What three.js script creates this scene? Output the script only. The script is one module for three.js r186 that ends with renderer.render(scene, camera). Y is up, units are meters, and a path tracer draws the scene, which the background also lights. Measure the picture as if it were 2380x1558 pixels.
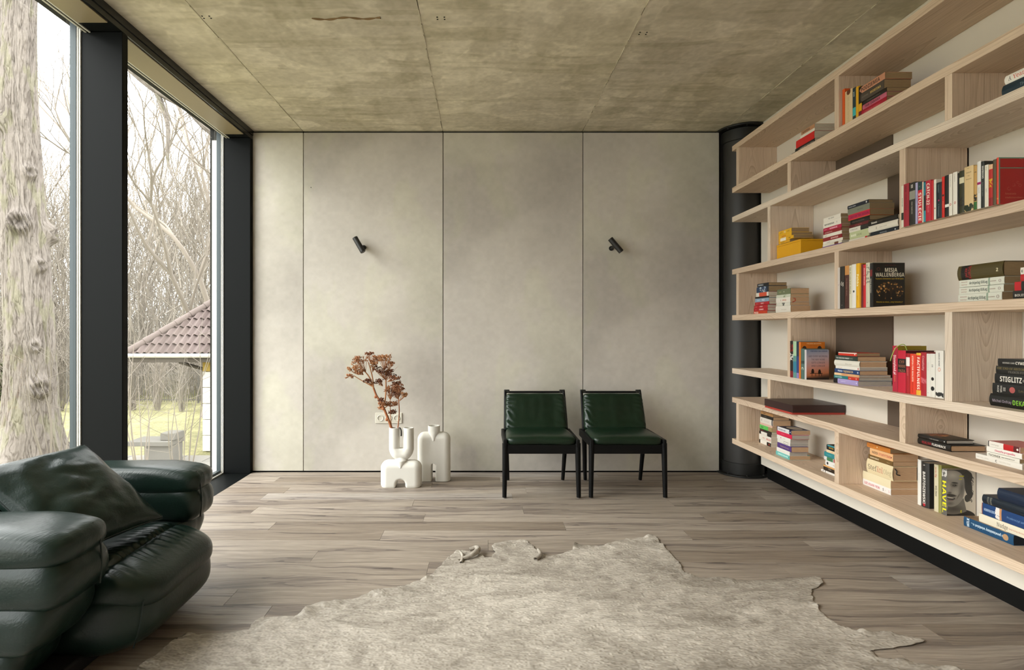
import * as THREE from 'three';
import { RoundedBoxGeometry } from 'three/addons/geometries/RoundedBoxGeometry.js';
import { mergeGeometries, mergeVertices } from 'three/addons/utils/BufferGeometryUtils.js';
import { MarchingCubes } from 'three/addons/objects/MarchingCubes.js';

// ------------------------------------------------------------------ camera, sky, exposure
const scene = new THREE.Scene();
const camera = new THREE.PerspectiveCamera(2 * Math.atan(779 / 1300) * 180 / Math.PI, 2380 / 1558, 0.05, 200);
camera.position.set(0, 1.25, 0);
camera.lookAt(0, 1.25, -5);
camera.setViewOffset(2380, 1558, 70, 12, 2380, 1558);      // slight lens shift, verticals stay vertical
scene.background = new THREE.Color().setRGB(1.0, 0.988, 0.99);   // even overcast sky
scene.backgroundIntensity = 7.2;
const sun = new THREE.DirectionalLight(new THREE.Color().setRGB(1, 0.985, 0.95), 4.5);   // the sun veiled by the overcast: a broad bright patch of sky high on the window side
sun.position.set(-13, 9.5, 2.4); sun.target.position.set(0, 0, -2.2); sun.castShadow = true; sun.shadow.radius = 70; sun.shadow.mapSize.set(2048, 2048);
Object.assign(sun.shadow.camera, { left: -14, right: 14, top: 14, bottom: -14, near: 0.5, far: 60 }); scene.add(sun, sun.target);
const renderer = new THREE.WebGLRenderer({ antialias: true });
renderer.toneMapping = THREE.LinearToneMapping;
renderer.toneMappingExposure = 0.93;
renderer.shadowMap.enabled = true;

// ------------------------------------------------------------------ helpers
const R = (d) => d * Math.PI / 180;
function rng(seed) { let s = seed >>> 0; return () => { s = (s + 0x6d2b79f5) | 0; let t = Math.imul(s ^ (s >>> 15), 1 | s); t = (t + Math.imul(t ^ (t >>> 7), 61 | t)) ^ t; return ((t ^ (t >>> 14)) >>> 0) / 4294967296; }; }
const lerp = (a, b, t) => a + (b - a) * t, clamp = (x, a = 0, b = 1) => Math.min(b, Math.max(a, x)), smooth = (a, b, x) => { const t = clamp((x - a) / (b - a)); return t * t * (3 - 2 * t); };
const NT = 512, ntab = (() => { const r = rng(77), t = new Float32Array(NT * NT); for (let i = 0; i < t.length; i++) t[i] = r() * 2 - 1; return t; })();
// value noise, repeats after px, py cells
function vn(x, y, px = NT, py = NT, o = 0) {
  const xi = Math.floor(x), yi = Math.floor(y); let fx = x - xi, fy = y - yi; fx = fx * fx * (3 - 2 * fx); fy = fy * fy * (3 - 2 * fy);
  let x0 = xi % px, y0 = yi % py; if (x0 < 0) x0 += px; if (y0 < 0) y0 += py; const x1 = x0 + 1 === px ? 0 : x0 + 1, y1 = y0 + 1 === py ? 0 : y0 + 1, ox = o * 61, r0 = ((y0 + o * 37) & 511) << 9, r1 = ((y1 + o * 37) & 511) << 9, c0 = (x0 + ox) & 511, c1 = (x1 + ox) & 511;
  const a = ntab[r0 + c0], b = ntab[r0 + c1], c = ntab[r1 + c0], d = ntab[r1 + c1];
  return a + (b - a) * fx + (c - a) * fy + (a - b - c + d) * fx * fy;
}
function fbm(x, y, px, py, oct, o = 0) { let s = 0, a = 0.5; for (let i = 0; i < oct; i++) { s += a * vn(x, y, px, py, o + i); x *= 2; y *= 2; px *= 2; py *= 2; a *= 0.5; } return s; }
const n3 = (x, y, z, o = 0) => (vn(x + 7.3, y + 3.1, NT, NT, o) + vn(y + 11.7, z + 5.2, NT, NT, o + 1) + vn(z + 2.9, x + 13.3, NT, NT, o + 2)) / 1.8;
// fn(u, v) -> [r, g, b, height]; colours sRGB 0..255
function textures(w, h, fn, metresU, metresV, wantBump = true) {
  const c = new Uint8Array(w * h * 4), b = wantBump ? new Uint8Array(w * h) : null;
  for (let y = 0; y < h; y++) for (let x = 0; x < w; x++) {
    const p = fn(x / w, y / h), i = (y * w + x) * 4;
    c[i] = clamp(p[0], 0, 255); c[i + 1] = clamp(p[1], 0, 255); c[i + 2] = clamp(p[2], 0, 255); c[i + 3] = 255;
    if (b) b[y * w + x] = clamp(p[3], 0, 1) * 255;
  }
  const mk = (data, srgb, fmt) => { const t = new THREE.DataTexture(data, w, h, fmt); t.wrapS = t.wrapT = THREE.RepeatWrapping; t.magFilter = THREE.LinearFilter; t.minFilter = THREE.LinearMipmapLinearFilter; t.generateMipmaps = true; if (srgb) t.colorSpace = THREE.SRGBColorSpace; t.repeat.set(1 / metresU, 1 / metresV); t.needsUpdate = true; return t; };
  return { map: mk(c, true, THREE.RGBAFormat), bump: b ? mk(b, false, THREE.RedFormat) : null };
}
const mat = (color, roughness = 0.6, more = {}) => new THREE.MeshStandardMaterial({ color, roughness, ...more });
const phys = (o) => new THREE.MeshPhysicalMaterial(o);
const used = new Map();
function numbered(name) { const n = used.get(name) || 0; used.set(name, n + 1); return n ? name + '_' + String(n).padStart(3, '0') : name; }
function shadows(o) { o.castShadow = o.receiveShadow = true; return o; }
function thing(name, label, category, pos = [0, 0, 0], group) { const o = new THREE.Group(); o.name = numbered(name); o.position.set(...pos); o.userData = { label, category }; if (group) o.userData.group = group; scene.add(o); return o; }
function part(parent, name, geo, m, label) { const o = shadows(new THREE.Mesh(geo, m)); o.name = name; if (label) o.userData.label = label; parent.add(o); return o; }
function single(name, label, category, geo, m, group) { const o = shadows(new THREE.Mesh(geo, m)); o.name = numbered(name); o.userData = { label, category }; if (group) o.userData.group = group; scene.add(o); return o; }
function struct(name, geo, m, label) { const o = geo ? shadows(new THREE.Mesh(geo, m)) : new THREE.Group(); o.name = name; o.userData = { kind: 'structure' }; if (label) o.userData.label = label; scene.add(o); return o; }
// box between two corners
function bx(x0, x1, y0, y1, z0, z1, r = 0) {
  const w = Math.abs(x1 - x0), h = Math.abs(y1 - y0), d = Math.abs(z1 - z0);
  const g = r ? new RoundedBoxGeometry(w, h, d, 2, Math.min(r, w / 2.01, h / 2.01, d / 2.01)) : new THREE.BoxGeometry(w, h, d);
  g.translate((x0 + x1) / 2, (y0 + y1) / 2, (z0 + z1) / 2); return g;
}
// uv in metres; u runs along the grain axis
function uvm(g, grain = 'x', off = [0, 0]) {
  if (g.index) g = g.toNonIndexed();
  const p = g.attributes.position, n = g.attributes.normal, uv = new Float32Array(p.count * 2), G = 'xyz'.indexOf(grain), c = [0, 0, 0];
  for (let i = 0; i < p.count; i += 3) {
    const N = [0, 0, 0]; for (let k = 0; k < 3; k++) { N[0] += Math.abs(n.getX(i + k)); N[1] += Math.abs(n.getY(i + k)); N[2] += Math.abs(n.getZ(i + k)); }
    const m = N[0] >= N[1] && N[0] >= N[2] ? 0 : N[1] >= N[2] ? 1 : 2, rest = [0, 1, 2].filter((a) => a !== m);
    const U = rest.includes(G) ? G : rest[0], V = rest.find((a) => a !== U);
    for (let k = 0; k < 3; k++) { c[0] = p.getX(i + k); c[1] = p.getY(i + k); c[2] = p.getZ(i + k); uv[(i + k) * 2] = c[U] + off[0]; uv[(i + k) * 2 + 1] = c[V] + off[1] + m * 0.137; }
  }
  g.setAttribute('uv', new THREE.BufferAttribute(uv, 2)); return g;
}
function merge(list) { return mergeGeometries(list.map((g) => { const q = g.index ? g.toNonIndexed() : g; for (const k of Object.keys(q.attributes)) if (!['position', 'normal', 'uv'].includes(k)) q.deleteAttribute(k); return q; })); }
function tube(pts, r0, r1 = r0, seg = 12, rad = 7) {   // tapering swept tube with closed ends
  const curve = new THREE.CatmullRomCurve3(pts.map((p) => p.isVector3 ? p : new THREE.Vector3(...p)));
  const g = new THREE.TubeGeometry(curve, seg, 1, rad, false), p = g.attributes.position, q = new THREE.Vector3(), c = new THREE.Vector3();
  for (let i = 0; i <= seg; i++) { curve.getPointAt(i / seg, c); const r = typeof r0 === 'function' ? r0(i / seg) : lerp(r0, r1, i / seg); for (let j = 0; j <= rad; j++) { const k = i * (rad + 1) + j; q.fromBufferAttribute(p, k).sub(c).multiplyScalar(r).add(c); p.setXYZ(k, q.x, q.y, q.z); } }
  return g;
}
function cyl(a, b, r0, r1 = r0, rad = 12) {   // capped cylinder from a to b
  a = new THREE.Vector3(...a); b = new THREE.Vector3(...b); const d = b.clone().sub(a), g = new THREE.CylinderGeometry(r1, r0, d.length(), rad);
  g.translate(0, d.length() / 2, 0); g.applyQuaternion(new THREE.Quaternion().setFromUnitVectors(new THREE.Vector3(0, 1, 0), d.clone().normalize())); g.translate(a.x, a.y, a.z); return g;
}
// soft upholstery block: a subdivided box pulled onto a superquadric, then displaced by fn(position, normalised coords)
function cushion(w, h, d, p = 4, seg = [28, 14, 14], fn) {
  let g = new THREE.BoxGeometry(2, 2, 2, ...seg); g.deleteAttribute('uv'); g.deleteAttribute('normal'); g = mergeVertices(g, 1e-5);
  const P = g.attributes.position, v = new THREE.Vector3(), pp = Array.isArray(p) ? p : [p, p, p], pm = Math.max(...pp);
  for (let i = 0; i < P.count; i++) {
    v.fromBufferAttribute(P, i);
    // even out the sampling towards the rounded edges
    const a = [v.x, v.y, v.z].map((t) => Math.sin(t * Math.PI / 2 * 0.86) / Math.sin(Math.PI / 2 * 0.86));
    let lo = 0, hi = 2; for (let k = 0; k < 26; k++) { const m = (lo + hi) / 2; (Math.pow(Math.abs(a[0] * m), pp[0]) + Math.pow(Math.abs(a[1] * m), pp[1]) + Math.pow(Math.abs(a[2] * m), pp[2]) < 1) ? lo = m : hi = m; }
    v.set(a[0] * lo, a[1] * lo, a[2] * lo); const q = v.clone(); v.multiply(new THREE.Vector3(w / 2, h / 2, d / 2)); if (fn) fn(v, q); P.setXYZ(i, v.x, v.y, v.z);
  }
  g.computeVertexNormals(); return triUV(g);
}
function triUV(g, k = 1) { // smooth metre uv without seams inside a face group
  const p = g.attributes.position, n = g.attributes.normal, uv = new Float32Array(p.count * 2);
  for (let i = 0; i < p.count; i++) { uv[i * 2] = (p.getX(i) + p.getZ(i) * 0.83) * k; uv[i * 2 + 1] = (p.getY(i) + p.getZ(i) * 0.41 - p.getX(i) * 0.17) * k; }
  g.setAttribute('uv', new THREE.BufferAttribute(uv, 2)); return g;
}
// polygonise a signed distance function
function sdfMesh(fn, c, half, res) {
  const mc = new MarchingCubes(res, new THREE.MeshStandardMaterial(), false, false, 400000), s = mc.size, hs = mc.halfsize;
  for (let k = 0; k < s; k++) for (let j = 0; j < s; j++) for (let i = 0; i < s; i++) mc.field[i + j * s + k * s * s] = -fn(c[0] + (i - hs) / hs * half, c[1] + (j - hs) / hs * half, c[2] + (k - hs) / hs * half);
  mc.isolation = 0; mc.update();
  let g = new THREE.BufferGeometry(); const a = new Float32Array(mc.positionArray.subarray(0, mc.count * 3));
  for (let i = 0; i < a.length; i++) a[i] = c[i % 3] + a[i] * half;
  g.setAttribute('position', new THREE.BufferAttribute(a, 3)); g = mergeVertices(g, half * 1e-4);
  const p = g.attributes.position, nn = new Float32Array(p.count * 3), e = half / res * 0.6;
  for (let i = 0; i < p.count; i++) { const x = p.getX(i), y = p.getY(i), z = p.getZ(i); let dx = fn(x + e, y, z) - fn(x - e, y, z), dy = fn(x, y + e, z) - fn(x, y - e, z), dz = fn(x, y, z + e) - fn(x, y, z - e); const l = Math.hypot(dx, dy, dz) || 1; nn[i * 3] = dx / l; nn[i * 3 + 1] = dy / l; nn[i * 3 + 2] = dz / l; }
  g.setAttribute('normal', new THREE.BufferAttribute(nn, 3)); return triUV(g);
}
const smin = (a, b, k) => { const h = clamp(0.5 + 0.5 * (b - a) / k); return lerp(b, a, h) - k * h * (1 - h); };
// ------------------------------------------------------------------ materials of the shell
const wallConc = textures(1024, 1024, (u, v) => {
  const a = fbm(u * 3, v * 3, 3, 3, 5, 1), b = fbm(u * 9 + a, v * 5, 9, 5, 4, 5), c = fbm(u * 60, v * 60, 60, 60, 3, 9), m = fbm(u * 2, v * 4, 2, 4, 3, 14);
  const t = a * 12 + b * 9 + c * 7 + smooth(0.05, 0.4, m) * -11, g = smooth(0.05, 0.35, b) * 3;
  return [191 + t - g * 0.5, 184.5 + t, 175 + t - g * 1.6 - a * 2, 0.5 + c * 0.5 + b * 0.25];
}, 2.46, 2.46);
const ceilConc = textures(1536, 1536, (u, v) => {
  const w = fbm(u * 4, v * 4, 4, 4, 3, 3), a = fbm(u * 6 + w, v * 9 + w, 6, 9, 4, 1), s = fbm(u * 9 + w * 0.5, v * 80 + a * 1.4, 9, 80, 3, 20), s2 = fbm(u * 46 + a * 0.6, v * 6, 46, 6, 2, 25), c = fbm(u * 170, v * 170, 170, 170, 2, 9), cl = fbm(u * 22 + a * 2, v * 34 + w * 2, 22, 34, 4, 30), vein = 1 - Math.abs(vn(u * 30 + a * 5, v * 44 + cl * 5, 30, 44, 41));
  const pale = smooth(0.02, 0.3, cl) * 15 + smooth(0.93, 1, vein) * smooth(0.0, 0.2, cl) * 9, dark = smooth(0.04, 0.36, a) * 11 + smooth(0.06, 0.34, s) * 17 + smooth(0.1, 0.34, s2) * 8, t = w * 15 + c * 15 + pale - dark + s * 8;
  return [201 + t, 192 + t, 172 + t - w * 5 - dark * 0.12, 0.5 + c * 0.4 + s * 0.3];
}, 4.9, 4.9);
const M = {
  wall: mat('#ffffff', 0.75, { map: wallConc.map, bumpMap: wallConc.bump, bumpScale: 0.0012 }),
  ceil: mat('#ffffff', 0.8, { map: ceilConc.map, bumpMap: ceilConc.bump, bumpScale: 0.003 }),
  black: phys({ color: '#0d0f0f', roughness: 0.45, specularIntensity: 0.16 }), gloss: phys({ color: '#101212', roughness: 0.22 }), blackMatt: phys({ color: '#0b0b0a', roughness: 0.6, specularIntensity: 0.35 }), gap: mat('#1b1a17', 0.9),
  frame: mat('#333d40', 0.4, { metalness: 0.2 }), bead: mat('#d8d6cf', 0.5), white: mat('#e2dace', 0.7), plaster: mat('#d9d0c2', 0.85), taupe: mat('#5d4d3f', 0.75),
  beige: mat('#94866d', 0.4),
  glass: phys({ color: '#f4f8f6', roughness: 0, transmission: 1, thickness: 0, ior: 1.5 }),
};
const XW = -2.012, XG = -2.26, ZB = -4.91, HC = 3.0, ZN = 2.6, XR = 2.47;   // inner window line, glass, back wall, ceiling, rear wall, right wall

// ceiling: cast slab with board fields between ragged seams
{
  const c = struct('ceiling', bx(-2.4, 2.75, HC + 0.02, HC + 0.3, ZB - 0.4, ZN + 0.3), M.gap, 'cast concrete ceiling slab');
  const seams = [-2.012, -1.575, -0.345, 0.886, 2.117, 2.75]; let k = 0;
  for (let i = 0; i < seams.length - 1; i++) for (const [z0, z1] of [[ZB - 0.38, -1.2], [-1.2, ZN + 0.28]]) {
    const e = 0.0025; part(c, 'panel', uvm(bx(seams[i] + e, seams[i + 1] - e, HC, HC + 0.03, z0, z1), 'x', [k * 0.83, k * 1.37]), M.ceil); k++;
  }
  // ragged laitance ridges left along the seams
  const r = rng(5);
  for (const x of seams.slice(1, 5)) { const g = []; let z = ZB + 0.02; while (z < -0.6) { const l = 0.02 + r() * 0.14; if (r() < 0.75) g.push(bx(x - 0.002 - r() * 0.004, x + 0.001 + r() * 0.004, HC - 0.001 - r() * 0.005, HC + 0.02, z, z + l)); z += l * (0.9 + r() * 0.35); } part(c, 'seam_ridge', uvm(merge(g), 'z'), M.ceil, 'ragged concrete ridge along a formwork seam'); }
  for (const [x, z] of [[-1.54, -3.13], [-0.23, -3.14], [0.95, -3.3]]) for (const q of [[-0.02, -0.01], [0.02, -0.01], [-0.02, 0.012], [0.02, 0.012]]) part(c, 'spacer_mark', new THREE.CylinderGeometry(0.005, 0.005, 0.002, 8).translate(x + q[0], HC - 0.0005, z + q[1]), M.gap);
  // scar of a torn formwork strip
  part(c, 'scar', uvm(tube([[-0.955, HC, -3.14], [-0.87, HC, -3.15], [-0.76, HC, -3.13], [-0.66, HC, -3.145], [-0.568, HC, -3.13]], (t) => 0.004 + 0.005 * Math.abs(Math.sin(t * 17)), 0, 40, 6)), mat('#7d6444', 0.9), 'rusty crack in the concrete');
}
// back wall: large fair-faced panels with open joints
{
  const w = struct('wall_back', bx(-2.4, 2.75, -0.3, HC + 0.02, ZB - 0.4, ZB - 0.03), M.gap, 'fair-faced concrete wall');
  const j = [XW, -1.567, -0.341, 0.8875, 2.085]; for (let i = 0; i < 4; i++) part(w, 'panel', uvm(bx(j[i] + (i ? 0.003 : 0), j[i + 1] - 0.003, 0.012, HC - 0.018, ZB - 0.032, ZB, 0.002), 'x', [i * 1.31 + 0.4, i * 0.77]), M.wall);
  for (const [x, y] of [[-1.5, 2.5]]) part(w, 'tie_hole', new THREE.CylinderGeometry(0.004, 0.004, 0.002, 8).rotateX(Math.PI / 2).translate(x, y, ZB + 0.0005), M.gap);
}
// right wall: white lining above a black recessed plinth
struct('wall_right', merge([bx(2.52, 2.75, -0.3, HC + 0.02, ZB - 0.4, ZN + 0.3)]), M.white, 'white wall behind the shelves');
{ const w = struct('trim_1', bx(2.365, 2.519, 0.112, HC - 0.002, -4.737, ZN), M.plaster, 'white wall lining'); }
struct('baseboard_right', bx(2.40, 2.519, 0.001, 0.112, -4.70, ZN), M.blackMatt, 'black recessed plinth');
struct('wall_rear', bx(-2.4, 2.75, -0.3, HC + 0.02, ZN, ZN + 0.3), M.white, 'pale wall behind the viewer');
struct('wall_left', bx(-2.4, XW, -0.3, HC + 0.02, 2.05, ZN), M.wall, 'concrete pier of the window wall');
// window wall: steel header, sill, fins, frames and panes
{
  struct('trim_2', merge([bx(-2.222, XW, 2.92, HC + 0.02, ZB - 0.1, 2.05), bx(XW, XW + 0.006, 2.955, HC - 0.001, ZB, 2.05)]), M.gloss, 'black steel header over the windows');
  struct('trim_3', bx(XG - 0.14, XW, -0.3, 0.001, ZB - 0.1, 2.05), M.black, 'black steel sill flush with the floor');
  const fins = [[-4.905, -4.857], [-3.18, -3.13], [-1.455, -1.405], [0.27, 0.32], [1.995, 2.045]];  // last fin closes an unseen bay added behind the camera for fill light
  fins.forEach(([a, b], i) => struct('trim_' + (5 + i), bx(-2.243, XW, 0.001, 2.919, a, b, 0.003), M.black, 'black steel window fin'));
  struct('trim_4', bx(-2.35, -2.283, -0.3, 2.90, -4.99, -4.87), mat('#d9d7cf', 0.7), 'pale outer jamb');
  for (let i = 0; i < 4; i++) {  // the last bay is out of view, added to let in more fill
    const z0 = fins[i][1], z1 = fins[i + 1][0], w = struct('window_' + (i + 1), null, null, 'floor to ceiling fixed window');
    part(w, 'frame', merge([bx(-2.30, -2.2655, -0.02, 3.0, z0 - 0.02, z0 + 0.009), bx(-2.30, -2.2655, -0.02, 3.0, z1 - 0.009, z1 + 0.02), bx(-2.30, -2.2655, 2.985, 3.018, z0, z1), bx(-2.30, -2.2655, -0.02, 0.03, z0, z1)]), M.frame, 'grey aluminium window frame');
    [[-2.2645, -2.2565, -2.2215], [-2.2505, -2.2435, -2.199]].forEach(([a, b, t]) => part(w, 'glazing_bead', merge([bx(a, b, 0.002, 2.99, z0 - 0.006, z0 + 0.006), bx(a, b, 0.002, 2.99, z1 - 0.006, z1 + 0.006), bx(t, t + 0.009, 2.914, 2.93, z0, z1), bx(a, b, 0.002, 0.012, z0, z1)]), M.bead, 'pale glazing bead'));
    part(w, 'added_soffit_strip', bx(-2.192, -2.028, 2.9145, 2.9195, z0 + 0.1, z1 - 0.02), M.beige, 'beige strip added for the bright band under the header');  // added strip; far end cut short to imitate the dark reflection of the fin
    part(w, 'pane', new THREE.PlaneGeometry(z1 - z0 + 0.02, 2.98).rotateY(Math.PI / 2).translate(-2.283, 1.5, (z0 + z1) / 2), M.glass);
  }
}
// ------------------------------------------------------------------ plank floor
const floorWood = textures(2048, 512, (u, v) => {
  const w = fbm(u * 5, v * 3, 5, 3, 3, 2), g = fbm(u * 14 + w, v * 90 + w * 6, 14, 90, 4, 7), f = fbm(u * 60, v * 240, 60, 240, 2, 11), st = fbm(u * 3 + 2, v * 26 + w * 3, 3, 26, 4, 17), kn = fbm(u * 22, v * 16, 22, 16, 3, 23);
  const dark = smooth(0.08, 0.42, st) * 32 + smooth(0.33, 0.5, kn) * smooth(0.05, 0.3, st) * 30, t = g * 26 + f * 12 + w * 8 - dark;
  return [156 + t, 147 + t * 1.0, 138 + t * 0.96 + dark * 0.06, 0.5 + g * 0.5 + f * 0.3 - dark / 150];
}, 2.4, 0.64);
{
  const tints = ['#ffffff', '#efe9e1', '#faf5ee', '#d8cfc4', '#e8e2da', '#fffaf2'].map((c) => mat(c, 0.5, { map: floorWood.map, bumpMap: floorWood.bump, bumpScale: 0.0008 }));
  const f = struct('floor', merge([bx(XW, 2.75, -0.3, -0.012, ZB - 0.4, ZN + 0.3), bx(XW, 2.75, -0.012, 0, 0.96, ZN + 0.3)]), mat('#6f665c', 0.6), 'grey-brown wooden plank floor');
  const known = { 1: -1.173, 2: 0.21, 3: -0.283, 4: -0.925, 5: 0.036, 6: -0.608, 7: 0.527 }, r = rng(21), pw = 0.1585, L = 1.862;
  for (let k = -21; k <= 15; k++) {
    const z1 = -2.374 - pw * k, z0 = z1 - pw; let o = known[k] ?? r() * L; while (o > XW) o -= L;
    for (; o < 2.5; o += L) {
      const a = Math.max(o, XW) + 0.0007, b = Math.min(o + L, 2.5) - 0.0007; if (b - a < 0.02) continue;
      part(f, 'plank', uvm(bx(a, b, -0.012, r() * 0.0006 - 0.0004, z0 + 0.0007, Math.min(z1, 0.95) - 0.0007), 'x', [r() * 2.4, r() * 3]), tints[Math.floor(r() * 6)]);
    }
  }
}
// ------------------------------------------------------------------ bookcase
function woodField(seed) {
  return (u, v) => {
    const d = 0.02 + 0.09 * Math.abs(fbm(u * 3, 0.3, 3, 8, 2, seed)) + 0.012 * vn(u * 9, 1.7, 9, 8, seed + 3), x = (v - 0.5) * 0.5 + 0.016 * fbm(u * 4, v * 2, 4, 2, 2, seed + 5);
    const r = Math.min(Math.hypot(x - 0.09, d * 1.2), Math.hypot(x + 0.13, d * 0.9 + 0.008)) * 150 + fbm(u * 12, v * 14, 12, 14, 2, seed + 9) * 0.5, k = Math.floor(r), strong = 0.3 + 0.7 * Math.pow(0.5 + 0.5 * ntab[(k * 7 + 300) & 4095], 1.5);
    const ring = Math.pow(r - k, 1.8) * strong, fibre = fbm(u * 24, v * 220, 24, 220, 3, seed + 13), tone = fbm(u * 3, v * 5, 3, 5, 2, seed + 15);
    const t = -ring * 40 + fibre * 16 + tone * 14;
    return [221 + t * 0.88, 204 + t, 185 + t * 1.08, 0.5 - ring * 0.3 + fibre * 0.4];
  };
}
const larch = textures(2048, 1024, woodField(3), 2.6, 0.5);
const shelfWood = ['#ffffff', '#f6eee6', '#fbf3ea'].map((c) => mat(c, 0.62, { map: larch.map, bumpMap: larch.bump, bumpScale: 0.0006 }));
const SY = [0, 2.757, 2.416, 2.176, 1.745, 1.370, 0.936, 0.699, 0.3606], ST = 0.042, SXF = 2.055, SXB = 2.364;
{
  const b = thing('bookcase', 'long pale wooden bookcase of staggered open shelves on the white wall', 'bookcase'), r = rng(9);
  for (let i = 1; i <= 8; i++) part(b, 'shelf', uvm(bx(SXF, SXB, SY[i] - ST, SY[i], -4.594, -0.55, 0.0015), 'z', [r() * 2.6, r() * 0.5]), shelfWood[i % 3]);
  const near = { A: [4.482, 3.223, 1.90, 0.75], B: [3.725, 2.446, 1.2], C: [3.988, 2.716, 1.45] };
  'ABCABCA'.split('').forEach((k, i) => { for (const d of near[k]) part(b, 'divider', uvm(bx(SXF + 0.001, SXB, SY[i + 2], SY[i + 1] - ST, -d - 0.039, -d, 0.0015), 'y', [r() * 2.6, r() * 0.5]), shelfWood[Math.floor(r() * 3)]); });
  // dark lined backs of the staggered bays
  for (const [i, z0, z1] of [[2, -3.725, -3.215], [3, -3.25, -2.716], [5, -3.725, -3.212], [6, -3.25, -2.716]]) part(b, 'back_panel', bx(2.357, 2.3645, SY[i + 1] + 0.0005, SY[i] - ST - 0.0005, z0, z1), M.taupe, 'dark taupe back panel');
}
// round steel column in the corner
{
  const c = thing('column', 'round black steel column with bolted flanges in the corner', 'column', [2.285, 0, -4.905]);
  part(c, 'shaft', new THREE.CylinderGeometry(0.162, 0.162, 2.96, 64).translate(0, 1.49, 0), mat('#2a2826', 0.5));
  for (const y of [0.06, 2.925]) part(c, 'collar', new THREE.LatheGeometry([[0.15, -0.05], [0.172, -0.05], [0.174, -0.045], [0.174, 0.045], [0.172, 0.05], [0.15, 0.05]].map(([a, q]) => new THREE.Vector2(a, q)), 64).translate(0, y, 0), mat('#191816', 0.55));
  for (const y of [0.008, 2.988]) part(c, 'flange', new THREE.LatheGeometry([[0.05, -0.007], [0.218, -0.007], [0.22, -0.005], [0.22, 0.005], [0.218, 0.007], [0.05, 0.007]].map(([a, q]) => new THREE.Vector2(a, q)), 64).translate(0, y, 0), mat('#191816', 0.5));
  for (let i = 0; i < 8; i++) { const a = i * Math.PI / 4 + 0.25; for (const y of [0.019, 2.977]) if (Math.sin(a) > -0.2) part(c, 'bolt', new THREE.CylinderGeometry(0.008, 0.008, 0.009, 6).translate(Math.cos(a) * 0.198, y, Math.sin(a) * 0.198), mat('#4a4846', 0.4, { metalness: 0.7 })); }
}
// ------------------------------------------------------------------ leather
const leather = textures(1024, 1024, (u, v) => {
  const a = fbm(u * 6, v * 6, 6, 6, 4, 3), cell = fbm(u * 130, v * 130, 130, 130, 2, 8), w = fbm(u * 5 + a, v * 9, 5, 9, 3, 12);
  const t = a * 16 + cell * 8 ;
  return [214 + t, 218 + t, 216 + t, clamp(0.5 + cell * 0.2 + a * 0.4 + w * 0.2)];
}, 0.75, 0.75);
const lea = (c, rough, bump, spec) => phys({ color: c, roughness: rough, map: leather.map, bumpMap: leather.bump, bumpScale: bump, specularIntensity: spec });
const LA = lea('#192b25', 0.32, 0.0013, 0.78), LC = lea('#152a1b', 0.32, 0.0018, 0.75);

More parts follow.
